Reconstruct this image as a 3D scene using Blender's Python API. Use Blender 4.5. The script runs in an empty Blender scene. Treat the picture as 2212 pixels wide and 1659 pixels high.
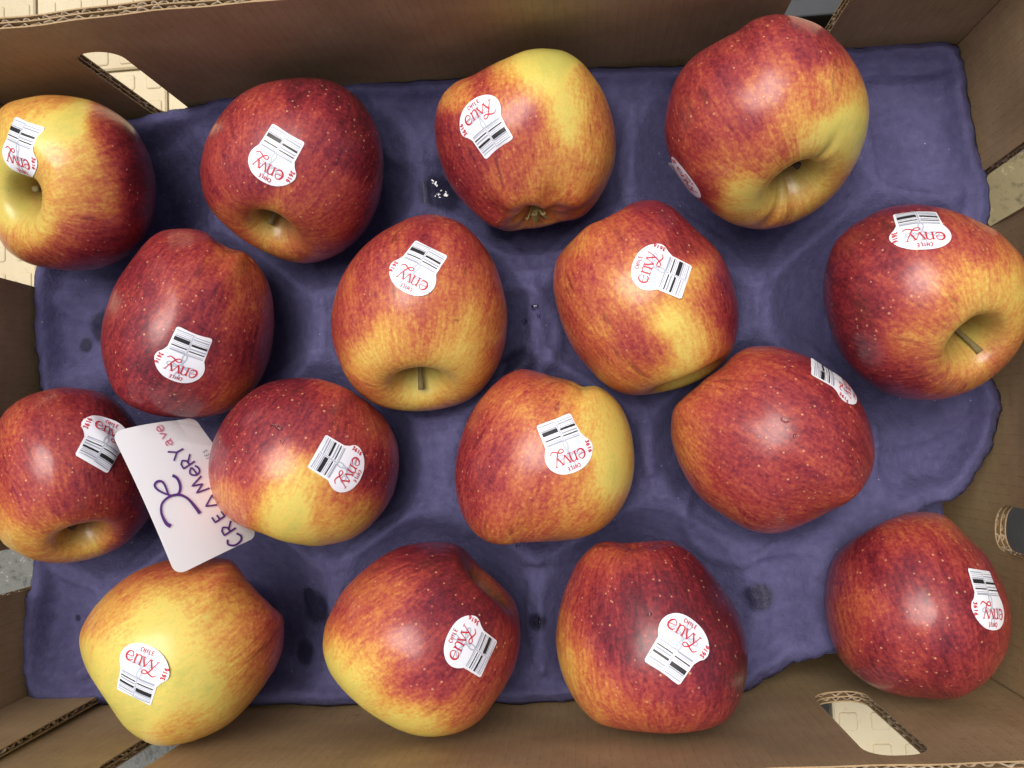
import bpy, bmesh, math, random
import numpy as np
from mathutils import Vector, Matrix
from mathutils.bvhtree import BVHTree
from mathutils.geometry import delaunay_2d_cdt

random.seed(7)
scene = bpy.context.scene
COL = scene.collection

# ------------------------------------------------------------------ camera
F = 1789.0                      # focal length in photograph pixels (2212 wide)
CX, CY = 1106.0, 829.5
RX, RY, RZ = 0.06006533, 0.08611001, -0.04677741
CAM = np.array([0.05159902, -0.02669218, 0.40407453])
ROT = Matrix.Rotation(RX, 3, 'X') @ Matrix.Rotation(RY, 3, 'Y') @ Matrix.Rotation(RZ, 3, 'Z')
RM = np.array(ROT)
cam_data = bpy.data.cameras.new('camera')
cam = bpy.data.objects.new('camera', cam_data)
COL.objects.link(cam)
cam.matrix_world = Matrix.Translation(Vector(CAM)) @ ROT.to_4x4()
cam_data.sensor_fit = 'HORIZONTAL'
cam_data.sensor_width = 36.0
cam_data.lens = 36.0 * F / 2212.0
cam_data.clip_start = 0.01
cam_data.clip_end = 50.0
scene.camera = cam

# ------------------------------------------------------------------ light
SUN_EL, SUN_AZ = math.radians(77), math.radians(-40)     # azimuth from +Y towards +X
world = bpy.data.worlds.new('World')
scene.world = world
world.use_nodes = True
wn = world.node_tree
sky = wn.nodes.new('ShaderNodeTexSky')
sky.sky_type = 'NISHITA'
sky.sun_disc = False
sky.sun_elevation = SUN_EL
sky.sun_rotation = SUN_AZ
sky.air_density = 1.0
sky.dust_density = 6.0
sky.ozone_density = 0.6
bg = wn.nodes['Background']
bg.inputs['Strength'].default_value = 0.088
wn.links.new(sky.outputs[0], bg.inputs['Color'])

sun_data = bpy.data.lights.new('sun', 'SUN')
sun_data.energy = 2.3
sun_data.angle = math.radians(44)
sun_data.color = (1.0, 0.955, 0.90)
sun = bpy.data.objects.new('sun', sun_data)
COL.objects.link(sun)
sd = Vector((math.sin(SUN_AZ) * math.cos(SUN_EL), math.cos(SUN_AZ) * math.cos(SUN_EL), math.sin(SUN_EL)))
sun.rotation_euler = sd.to_track_quat('Z', 'Y').to_euler()
sun.location = sd * 2.0

vs = scene.view_settings
vs.view_transform = 'Standard'
vs.look = 'None'
vs.exposure = 0.26
vs.gamma = 1.0
vs.use_curve_mapping = False
scene.render.resolution_x = 1024
scene.render.resolution_y = 768

# ------------------------------------------------------------------ helpers
def ray(px, py):
    d = RM @ np.array([(px - CX) / F, -(py - CY) / F, -1.0])
    return d / np.linalg.norm(d)

def at(px, py, z=0.0):
    d = ray(px, py)
    return CAM + d * (z - CAM[2]) / d[2]

def project(P):
    q = (np.asarray(P) - CAM) @ RM
    return np.stack([CX + F * q[..., 0] / -q[..., 2], CY - F * q[..., 1] / -q[..., 2]], -1)

def zpx(reg, x, y):
    """detail-view pixel of region (ox, oy, size) -> photograph pixel (2212 wide)"""
    ox, oy, s = reg
    return (ox + x * s / 1659.0) / 1.822785, (oy + y * s / 1659.0) / 1.822785

def link(name, mesh, mat, parent=None, smooth=True):
    o = bpy.data.objects.new(name, mesh)
    COL.objects.link(o)
    if mat is not None:
        mesh.materials.append(mat)
    if parent is not None:
        o.parent = parent
    if smooth:
        mesh.polygons.foreach_set('use_smooth', [True] * len(mesh.polygons))
    return o

def mesh_from(name, verts, faces):
    m = bpy.data.meshes.new(name)
    m.from_pydata([tuple(map(float, v)) for v in verts], [], faces)
    m.update()
    return m

def empty(name, loc=(0, 0, 0)):
    o = bpy.data.objects.new(name, None)
    COL.objects.link(o)
    o.location = loc
    o.empty_display_size = 0.01
    return o

def tag(o, label=None, cat=None, group=None, kind=None):
    if label: o['label'] = label
    if cat: o['category'] = cat
    if group: o['group'] = group
    if kind: o['kind'] = kind
    return o

def catmull(pts, n=6, closed=True):
    p = np.asarray(pts, float)
    out = []
    N = len(p)
    rng = range(N) if closed else range(N - 1)
    for i in rng:
        if closed:
            a, b, c, d = p[i - 1], p[i], p[(i + 1) % N], p[(i + 2) % N]
        else:
            a, b, c, d = p[max(i - 1, 0)], p[i], p[i + 1], p[min(i + 2, N - 1)]
        for k in range(n):
            t = k / n
            out.append(0.5 * ((2 * b) + (-a + c) * t + (2 * a - 5 * b + 4 * c - d) * t * t
                              + (-a + 3 * b - 3 * c + d) * t ** 3))
    if not closed:
        out.append(p[-1])
    return np.array(out)

def add_box(V, Fc, x0, x1, y0, y1, z0, z1):
    n = len(V)
    V += [(x0, y0, z0), (x1, y0, z0), (x1, y1, z0), (x0, y1, z0),
          (x0, y0, z1), (x1, y0, z1), (x1, y1, z1), (x0, y1, z1)]
    Fc += [(n, n + 3, n + 2, n + 1), (n + 4, n + 5, n + 6, n + 7), (n, n + 1, n + 5, n + 4),
           (n + 1, n + 2, n + 6, n + 5), (n + 2, n + 3, n + 7, n + 6), (n + 3, n, n + 4, n + 7)]

class NT:
    """tiny node-graph helper"""
    def __init__(self, name):
        self.m = bpy.data.materials.new(name)
        self.m.use_nodes = True
        self.t = self.m.node_tree
        self.b = self.t.nodes['Principled BSDF']
    def n(self, typ, **kw):
        nd = self.t.nodes.new(typ)
        ins = kw.pop('ins', {})
        for k, v in kw.items():
            setattr(nd, k, v)
        for k, v in ins.items():
            self.set(nd, k, v)
        return nd
    def set(self, nd, k, v):
        s = nd.inputs[k]
        if hasattr(v, 'is_output'):
            self.t.links.new(v, s)
        elif hasattr(v, 'outputs'):
            self.t.links.new(v.outputs[0], s)
        else:
            s.default_value = v
    def math(self, op, a, b=0.0, c=None, clamp=False):
        nd = self.n('ShaderNodeMath', operation=op, use_clamp=clamp)
        self.set(nd, 0, a); self.set(nd, 1, b)
        if c is not None: self.set(nd, 2, c)
        return nd.outputs[0]
    def noise(self, vec, scale, detail=3.0, rough=0.55, dist=0.0):
        nd = self.n('ShaderNodeTexNoise', ins={'Scale': scale, 'Detail': detail, 'Roughness': rough, 'Distortion': dist})
        self.set(nd, 'Vector', vec)
        return nd.outputs[0]
    def ramp(self, fac, stops, interp='LINEAR'):
        nd = self.n('ShaderNodeValToRGB')
        self.set(nd, 0, fac)
        cr = nd.color_ramp
        cr.interpolation = interp
        while len(cr.elements) < len(stops):
            cr.elements.new(0.5)
        for e, (p, c) in zip(cr.elements, stops):
            e.position = p
            e.color = (c[0], c[1], c[2], 1) if not isinstance(c, (int, float)) else (c, c, c, 1)
        return nd.outputs[0]
    def mix(self, fac, a, b, blend='MIX'):
        nd = self.n('ShaderNodeMix', data_type='RGBA', blend_type=blend)
        self.set(nd, 0, fac)
        for i, v in ((6, a), (7, b)):
            if isinstance(v, tuple): v = (v[0], v[1], v[2], 1)
            self.set(nd, i, v)
        return nd.outputs[2]
    def bump(self, h, strength=0.3, dist=0.001, normal=None):
        nd = self.n('ShaderNodeBump', ins={'Strength': strength, 'Distance': dist})
        self.set(nd, 'Height', h)
        if normal is not None: self.set(nd, 'Normal', normal)
        return nd.outputs[0]
    def done(self, color, rough=0.6, normal=None, **kw):
        if isinstance(color, tuple): color = (color[0], color[1], color[2], 1)
        self.set(self.b, 'Base Color', color)
        self.set(self.b, 'Roughness', rough)
        if normal is not None: self.set(self.b, 'Normal', normal)
        for k, v in kw.items():
            self.set(self.b, k.replace('_', ' '), v)
        return self.m

# ------------------------------------------------------------------ materials
def mat_apple():
    t = NT('apple_skin')
    at_b = t.n('ShaderNodeAttribute', attribute_name='blush').outputs['Fac']
    at_s = t.n('ShaderNodeAttribute', attribute_name='streak').outputs['Vector']
    at_c = t.n('ShaderNodeAttribute', attribute_name='cavity').outputs['Fac']
    pos = t.n('ShaderNodeTexCoord').outputs['Object']
    rnd = t.n('ShaderNodeObjectInfo').outputs['Random']
    off = t.n('ShaderNodeVectorMath', operation='ADD')
    t.set(off, 0, at_s)
    cb = t.n('ShaderNodeCombineXYZ'); sc = t.math('MULTIPLY', rnd, 37.0)
    for i in range(3): t.set(cb, i, sc)
    t.set(off, 1, cb.outputs[0])
    S = off.outputs[0]
    n1 = t.noise(S, 5.0, 3.0, 0.6)                     # wide streaks
    n2 = t.noise(S, 24.0, 3.0, 0.65)                   # narrow streaks
    n3 = t.noise(pos, 620.0, 3.0, 0.68)                # flecks
    f = t.math('MULTIPLY_ADD', t.math('SUBTRACT', n1, 0.5), 0.30, at_b)
    # streaks and flecks fade where the skin is plain yellow
    amp = t.ramp(at_b, [(0.0, 0.30), (0.2, 0.8), (0.5, 1.0), (1.0, 0.8)])
    det = t.math('MULTIPLY', t.math('SUBTRACT', n2, 0.5), 0.46)
    det = t.math('MULTIPLY_ADD', t.math('SUBTRACT', n3, 0.5), 0.56, det)
    f = t.math('MULTIPLY_ADD', det, amp, f, clamp=True)
    col = t.ramp(f, [(0.0, (0.575, 0.525, 0.120)), (0.17, (0.750, 0.590, 0.130)), (0.37, (0.670, 0.335, 0.072)),
                     (0.57, (0.505, 0.132, 0.048)), (0.73, (0.350, 0.047, 0.040)), (0.87, (0.200, 0.019, 0.028)),
                     (1.0, (0.085, 0.012, 0.017))])
    # a few dark streaks
    n5 = t.noise(S, 8.0, 2.0, 0.5)
    dk = t.math('MULTIPLY', t.ramp(n5, [(0.66, 0.0), (0.73, 0.55)]), t.ramp(at_b, [(0.3, 0.0), (0.6, 1.0)]))
    col = t.mix(dk, col, (0.10, 0.012, 0.016))
    # green tinge in the stem cavity
    col = t.mix(t.math('MULTIPLY', at_c, 0.80), col, (0.155, 0.148, 0.042))
    # lenticels
    vo = t.n('ShaderNodeTexVoronoi', ins={'Scale': 360.0, 'Randomness': 1.0})
    t.set(vo, 'Vector', pos)
    lat = t.n('ShaderNodeSeparateXYZ'); t.set(lat, 0, at_s)
    thr = t.math('SUBTRACT', 0.62, t.math('MULTIPLY', lat.outputs[2], 0.56))
    keep = t.math('GREATER_THAN', t.n('ShaderNodeSeparateColor', ins={0: vo.outputs['Color']}).outputs[0], thr)
    size = t.math('MULTIPLY_ADD', t.n('ShaderNodeSeparateColor', ins={0: vo.outputs['Color']}).outputs[1], 0.16, 0.07)
    dot = t.math('SUBTRACT', 1.0, t.math('DIVIDE', vo.outputs['Distance'], size), clamp=True)
    dot = t.math('MULTIPLY', t.math('POWER', dot, 0.6), keep)
    red = t.ramp(at_b, [(0.42, 0.0), (0.64, 0.58), (0.8, 0.80)])
    col = t.mix(t.math('MULTIPLY', dot, red), col, (0.80, 0.44, 0.22))
    vo2 = t.n('ShaderNodeTexVoronoi', ins={'Scale': 170.0, 'Randomness': 1.0})
    t.set(vo2, 'Vector', pos)
    keep2 = t.math('GREATER_THAN', t.n('ShaderNodeSeparateColor', ins={0: vo2.outputs['Color']}).outputs[0], 0.55)
    dot2 = t.math('SUBTRACT', 1.0, t.math('DIVIDE', vo2.outputs['Distance'], 0.085), clamp=True)
    yel = t.ramp(at_b, [(0.25, 0.75), (0.5, 0.0)])
    col = t.mix(t.math('MULTIPLY', t.math('MULTIPLY', dot2, keep2), yel), col, (0.16, 0.12, 0.04))
    big = t.noise(pos, 75.0, 2.0)
    rough = t.math('MULTIPLY_ADD', big, 0.26, 0.22)
    m = t.done(col, rough, t.bump(big, 0.20, 0.0022), Coat_Weight=0.16, Coat_Roughness=0.14, Specular_IOR_Level=0.5)
    return m

def mat_cardboard():
    t = NT('kraft_cardboard')
    pos = t.n('ShaderNodeTexCoord').outputs['Object']
    sp = t.n('ShaderNodeSeparateXYZ'); t.set(sp, 0, pos)
    mp = t.n('ShaderNodeMapping', ins={'Scale': (1.0, 1.0, 0.12)}); t.set(mp, 0, pos)
    fibre = t.noise(mp.outputs[0], 900.0, 3.0, 0.6)
    blot = t.noise(pos, 28.0, 4.0, 0.6)
    fine = t.noise(pos, 1500.0, 2.0, 0.6)
    ph = t.math('ADD', t.math('MULTIPLY', sp.outputs[0], 2 * math.pi / 0.0046), t.math('MULTIPLY', blot, 1.5))
    sw = t.math('SINE', ph)
    line = t.math('MULTIPLY', t.math('SUBTRACT', sw, 0.86), 7.0, clamp=True)
    mp2 = t.n('ShaderNodeMapping', ins={'Scale': (0.15, 1.0, 1.0)}); t.set(mp2, 0, pos)
    dash = t.ramp(t.noise(mp2.outputs[0], 620.0, 2.0), [(0.42, 0.0), (0.58, 1.0)])
    line = t.math('MULTIPLY', line, dash)
    col = t.ramp(blot, [(0.3, (0.330, 0.228, 0.117)), (0.5, (0.390, 0.274, 0.144)), (0.72, (0.450, 0.325, 0.178))])
    col = t.mix(t.math('MULTIPLY', t.math('SUBTRACT', fibre, 0.42), 0.9, clamp=True), col, (0.50, 0.36, 0.21))
    col = t.mix(t.math('MULTIPLY', t.math('SUBTRACT', 0.5, fine), 1.2, clamp=True), col, (0.20, 0.125, 0.065))
    scuff = t.ramp(t.noise(pos, 9.0, 6.0, 0.72), [(0.52, 0.0), (0.70, 1.0)])
    col = t.mix(t.math('MULTIPLY', scuff, 0.45), col, (0.235, 0.165, 0.095))
    spot = t.ramp(t.noise(pos, 120.0, 2.0), [(0.70, 0.0), (0.76, 1.0)])
    col = t.mix(t.math('MULTIPLY', spot, 0.35), col, (0.17, 0.10, 0.055))
    col = t.mix(t.math('MULTIPLY', line, 0.22), col, (0.12, 0.07, 0.035))
    h = t.math('ADD', t.math('MULTIPLY', sw, 0.14), t.math('MULTIPLY', fibre, 0.25))
    h = t.math('ADD', h, t.math('MULTIPLY', blot, 3.0))
    h = t.math('SUBTRACT', h, t.math('MULTIPLY', line, 0.5))
    return t.done(col, 0.85, t.bump(h, 0.35, 0.0005), Specular_IOR_Level=0.25)

def mat_flute():
    t = NT('cardboard_flute')
    pos = t.n('ShaderNodeTexCoord').outputs['Object']
    n = t.noise(pos, 420.0, 4.0, 0.65)
    col = t.ramp(n, [(0.3, (0.20, 0.14, 0.085)), (0.52, (0.36, 0.27, 0.175)), (0.75, (0.56, 0.46, 0.33))])
    return t.done(col, 0.9, t.bump(n, 0.4, 0.0006))

def mat_core():
    t = NT('cardboard_hollow')
    pos = t.n('ShaderNodeTexCoord').outputs['Object']
    return t.done(t.ramp(t.noise(pos, 300.0), [(0.3, (0.10, 0.065, 0.04)), (0.7, (0.2, 0.135, 0.08))]), 0.95)

def mat_tray():
    t = NT('purple_moulded_pulp')
    pos = t.n('ShaderNodeTexCoord').outputs['Object']
    wet = t.n('ShaderNodeAttribute', attribute_name='wet').outputs['Fac']
    a = t.noise(pos, 22.0, 4.0, 0.6)
    b = t.noise(pos, 240.0, 4.0, 0.65)
    c = t.noise(pos, 1300.0, 2.0, 0.6)
    col = t.ramp(a, [(0.28, (0.060, 0.057, 0.134)), (0.5, (0.080, 0.076, 0.174)), (0.74, (0.108, 0.104, 0.228))])
    col = t.mix(t.math('MULTIPLY', t.math('SUBTRACT', b, 0.5), 1.3, clamp=True), col, (0.150, 0.150, 0.300))
    col = t.mix(t.math('MULTIPLY', t.math('SUBTRACT', 0.48, b), 1.6, clamp=True), col, (0.036, 0.033, 0.075))
    wetn = t.math('ADD', wet, t.math('MULTIPLY', t.math('SUBTRACT', b, 0.5), 0.7))
    wetm = t.ramp(wetn, [(0.35, 0.0), (0.68, 1.0)])
    wetm = t.math('MULTIPLY', wetm, t.math('GREATER_THAN', wet, 0.02))
    col = t.mix(t.math('MULTIPLY', wetm, 0.80), col, (0.016, 0.016, 0.036))
    # flecks of pale fibre
    vo = t.n('ShaderNodeTexVoronoi', ins={'Scale': 95.0}); t.set(vo, 'Vector', pos)
    fl = t.math('LESS_THAN', vo.outputs['Distance'], 0.035)
    col = t.mix(t.math('MULTIPLY', fl, 0.5), col, (0.5, 0.5, 0.68))
    h = t.math('ADD', t.math('MULTIPLY', b, 0.9), t.math('MULTIPLY', c, 0.4))
    rough = t.math('SUBTRACT', 0.84, t.math('MULTIPLY', wetm, 0.42))
    return t.done(col, rough, t.bump(h, 0.75, 0.0011), Specular_IOR_Level=0.3)

def plain(name, color, rough=0.5, var=0.06, scale=300.0, **kw):
    t = NT(name)
    pos = t.n('ShaderNodeTexCoord').outputs['Object']
    n = t.noise(pos, scale, 3.0)
    k = t.math('MULTIPLY', t.math('SUBTRACT', n, 0.5), 2 * var)
    hsv = t.n('ShaderNodeHueSaturation')
    t.set(hsv, 'Value', t.math('ADD', 1.0, k))
    t.set(hsv, 'Color', (color[0], color[1], color[2], 1))
    return t.done(hsv.outputs[0], rough, t.bump(n, 0.05, 0.0003), **kw)

def mat_tile():
    t = NT('yellow_tile')
    pos = t.n('ShaderNodeTexCoord').outputs['Object']
    a = t.noise(pos, 14.0, 4.0, 0.6); b = t.noise(pos, 190.0, 4.0, 0.7)
    col = t.ramp(a, [(0.3, (0.50, 0.425, 0.27)), (0.7, (0.60, 0.525, 0.345))])
    sc = t.ramp(b, [(0.60, 0.0), (0.72, 1.0)])
    col = t.mix(t.math('MULTIPLY', sc, 0.35), col, (0.42, 0.33, 0.19))
    return t.done(col, 0.55, t.bump(b, 0.25, 0.0008))

def mat_granite(name, c0, c1, c2, scale):
    t = NT(name)
    pos = t.n('ShaderNodeTexCoord').outputs['Object']
    a = t.noise(pos, scale, 5.0, 0.75); b = t.noise(pos, scale * 0.13, 4.0, 0.6)
    s = t.math('ADD', t.math('MULTIPLY', a, 0.75), t.math('MULTIPLY', b, 0.25))
    col = t.ramp(s, [(0.36, c0), (0.49, c1), (0.58, c1), (0.64, c2)])
    return t.done(col, 0.75, t.bump(a, 0.5, 0.002))

M = dict(
    apple=mat_apple(), card=mat_cardboard(), flute=mat_flute(), core=mat_core(), tray=mat_tray(),
    stem=plain('apple_stem', (0.16, 0.125, 0.045), 0.8, 0.35, 700.0),
    stemdark=plain('dry_stem', (0.055, 0.036, 0.018), 0.85, 0.4, 700.0),
    calyx=plain('dry_sepal', (0.34, 0.30, 0.11), 0.8, 0.4, 700.0),
    paper=plain('white_sticker', (0.86, 0.88, 0.92), 0.42, 0.015, 400.0, Coat_Weight=0.15, Coat_Roughness=0.3),
    red=plain('red_print', (0.56, 0.022, 0.035), 0.5),
    pink=plain('pink_print', (0.62, 0.16, 0.25), 0.5),
    grey=plain('pale_blue_grey_print', (0.50, 0.54, 0.62), 0.5),
    black=plain('black_print', (0.016, 0.015, 0.017), 0.45),
    bar=plain('grey_print', (0.36, 0.39, 0.46), 0.5),
    bars=plain('dark_grey_print', (0.09, 0.095, 0.115), 0.5),
    purple=plain('purple_print', (0.105, 0.035, 0.22), 0.5),
    plastic=plain('white_card', (0.90, 0.925, 0.935), 0.5, 0.02, 60.0, Coat_Weight=0.1),
    tile=mat_tile(),
    granite=mat_granite('grey_granite', (0.045, 0.048, 0.045), (0.14, 0.145, 0.13), (0.42, 0.41, 0.37), 190.0),
    stone=mat_granite('yellow_brown_stone', (0.10, 0.085, 0.04), (0.24, 0.20, 0.10), (0.42, 0.36, 0.20), 110.0),
    crate=plain('black_plastic', (0.022, 0.026, 0.032), 0.5, 0.2, 120.0),
    glint=plain('white_glint_paint', (0.85, 0.87, 0.90), 0.25, 0.05, 900.0),  # bright white in place of water highlights
    rubber=plain('dark_joint', (0.02, 0.019, 0.018), 0.8, 0.3, 90.0),
)
tw = NT('clear_water')
tw.done((1.0, 1.0, 1.0), 0.02, None, Transmission_Weight=1.0, IOR=1.33)
M['water'] = tw.m
# ------------------------------------------------------------------ setting
FZ = -0.070            # floor level; 0 is the rim of the pulp tray
def floor_slab():
    V, Fc = [], []
    add_box(V, Fc, -2.0, 2.0, -2.0, 2.0, FZ - 0.05, FZ)
    o = link('floor', mesh_from('floor', V, Fc), M['granite'], smooth=False)
    tag(o, 'grey speckled granite floor under the apple box', kind='structure')
    return o
FLOOR = floor_slab()

TS = 0.0835            # one tile: five raised pads across
def tile_mesh():
    V, Fc = [], []
    g = 0.0007
    z0, z1 = FZ + 0.0005, FZ + 0.006
    s = TS / 2 - g
    # bevelled slab
    b = 0.0010
    ring = [(-s, -s), (s, -s), (s, s), (-s, s)]
    for x, y in ring: V.append((x, y, z0))
    for x, y in ring: V.append((x, y, z1 - b))
    for x, y in ring: V.append((x * (1 - b / s), y * (1 - b / s), z1))
    for k in range(4):
        j = (k + 1) % 4
        Fc.append((k, j, 4 + j, 4 + k)); Fc.append((4 + k, 4 + j, 8 + j, 8 + k))
    Fc.append((8, 9, 10, 11))
    p = TS / 5
    for i in range(5):
        for j in range(5):
            cx, cy = (i - 2) * p, (j - 2) * p
            n0 = len(V)
            rings = [(0.0049, 0.0014, z1 - 0.0002), (0.0047, 0.0015, z1 + 0.0005), (0.0042, 0.0016, z1 + 0.0008)]
            for h, r, z in rings:
                for q in range(4):
                    for a in range(3):
                        an = math.radians(q * 90 + a * 45)
                        sx, sy = ((1, 1), (-1, 1), (-1, -1), (1, -1))[q]
                        V.append((cx + sx * (h - r) + r * math.cos(an), cy + sy * (h - r) + r * math.sin(an), z))
            for k in range(2):
                for a in range(12):
                    b2 = (a + 1) % 12
                    Fc.append((n0 + k * 12 + a, n0 + k * 12 + b2, n0 + (k + 1) * 12 + b2, n0 + (k + 1) * 12 + a))
            Fc.append(tuple(n0 + 24 + a for a in range(12)))
    m = mesh_from('tile', V, Fc)
    m.materials.append(M['tile'])
    return m
TM = tile_mesh()
def put_tile(x, y, rz=0.0):
    o = bpy.data.objects.new('tile', TM)
    COL.objects.link(o)
    o.location = (x, y, random.uniform(-0.0004, 0.0003))
    o.rotation_euler = (0, 0, rz + random.uniform(-0.004, 0.004))
    o.parent = FLOOR
tx0 = at(90, 20, FZ)[0] + TS / 2          # joint seen above the box wall
for i in range(-5, 11):
    for j in range(0, 6):
        x, y = tx0 + i * TS, 0.078 + j * TS
        if x > 0.60 or (x > 0.15 and y < 0.158) or (i < -3 and j > 3): continue
        put_tile(x, y)
for i in range(3):
    for j in range(2):
        put_tile(0.218 + i * TS, -0.205 - j * TS, 0.0)
# dark joint strip and brown stone slab on the right
V, Fc = [], []
add_box(V, Fc, 0.128, 0.1755, -0.42, -0.10, FZ + 0.0004, FZ + 0.004)
o = link('joint_strip', mesh_from('joint_strip', V, Fc), M['rubber'], FLOOR, smooth=False)
V, Fc = [], []
add_box(V, Fc, 0.20, 0.62, -0.02, 0.115, FZ + 0.0004, FZ + 0.0066)
o = link('stone_slab', mesh_from('stone_slab', V, Fc), M['stone'], FLOOR, smooth=False)
V, Fc = [], []
add_box(V, Fc, 0.232, 0.62, -0.16, -0.024, FZ + 0.0004, FZ + 0.006)
link('dark_slab', mesh_from('dark_slab', V, Fc), M['rubber'], FLOOR, smooth=False)

# black plastic crate standing behind the box
def crate():
    Y1 = at(1770, 12, 0.005)[1]
    x0, x1, y0, y1, zt = 0.10, 0.44, 0.1640, Y1, 0.005
    root = empty('plastic_crate', ((x0 + x1) / 2, (y0 + y1) / 2, FZ + 0.0075))
    tag(root, 'black plastic crate edge seen through the slot behind the upper right apple', 'crate')
    t = 0.004
    L = Vector(root.location)
    def part(name, *b):
        V, Fc = [], []
        add_box(V, Fc, b[0] - L.x, b[1] - L.x, b[2] - L.y, b[3] - L.y, b[4] - L.z, b[5] - L.z)
        m = mesh_from(name, V, Fc)
        o = link(name, m, M['crate'], root, smooth=False)
        bv = o.modifiers.new('bevel', 'BEVEL'); bv.width = 0.0008; bv.segments = 2
        return o
    zb = FZ + 0.0075
    part('base', x0 + t, x1 - t, y0 + t, y1 - t, zb, zb + t)
    part('side', x0, x1, y0, y0 + t, zb, zt - 0.03)
    part('side', x0, x1, y1 - t, y1, zb, zt)
    part('side', x0, x0 + t, y0 + t, y1 - t, zb, zt - 0.03)
    part('side', x1 - t, x1, y0 + t, y1 - t, zb, zt - 0.03)
    part('rim', x0 - 0.002, x1 + 0.002, y1 - t - 0.002, y1 + 0.003, zt + 0.0002, zt + 0.0025)
    return root
crate()

# ------------------------------------------------------------------ cardboard box
ZB, ZT = FZ + 0.0075, 0.0915
BOX = empty('cardboard_box', (0, 0, ZB))
tag(BOX, 'brown corrugated cardboard fruit box with upright slots in its walls', 'box')
Q = [at(75, 265), at(2078, 85), at(2141, 1466), at(45, 1525)]     # inner corners at tray level
TL, TR, BR, BL = [np.array(q) for q in Q]
TH = 0.0050

def slot(u0, u1, z0, z1, r=0.008, n=6):
    r = min(r, (u1 - u0) / 2 - 1e-5, (z1 - z0) / 2 - 1e-5)
    pts = []
    for cx, cz, a0 in ((u1 - r, z1 - r, 0), (u0 + r, z1 - r, 90), (u0 + r, z0 + r, 180), (u1 - r, z0 + r, 270)):
        for k in range(n + 1):
            a = math.radians(a0 + 90 * k / n)
            pts.append((cx + r * math.cos(a), cz + r * math.sin(a)))
    return pts

def resample(loop, step):
    p = np.array(loop + [loop[0]], float)
    out = []
    for a, b in zip(p[:-1], p[1:]):
        n = max(1, int(np.linalg.norm(b - a) / step))
        for k in range(n): out.append(a + (b - a) * k / n)
    return np.array(out)

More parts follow.
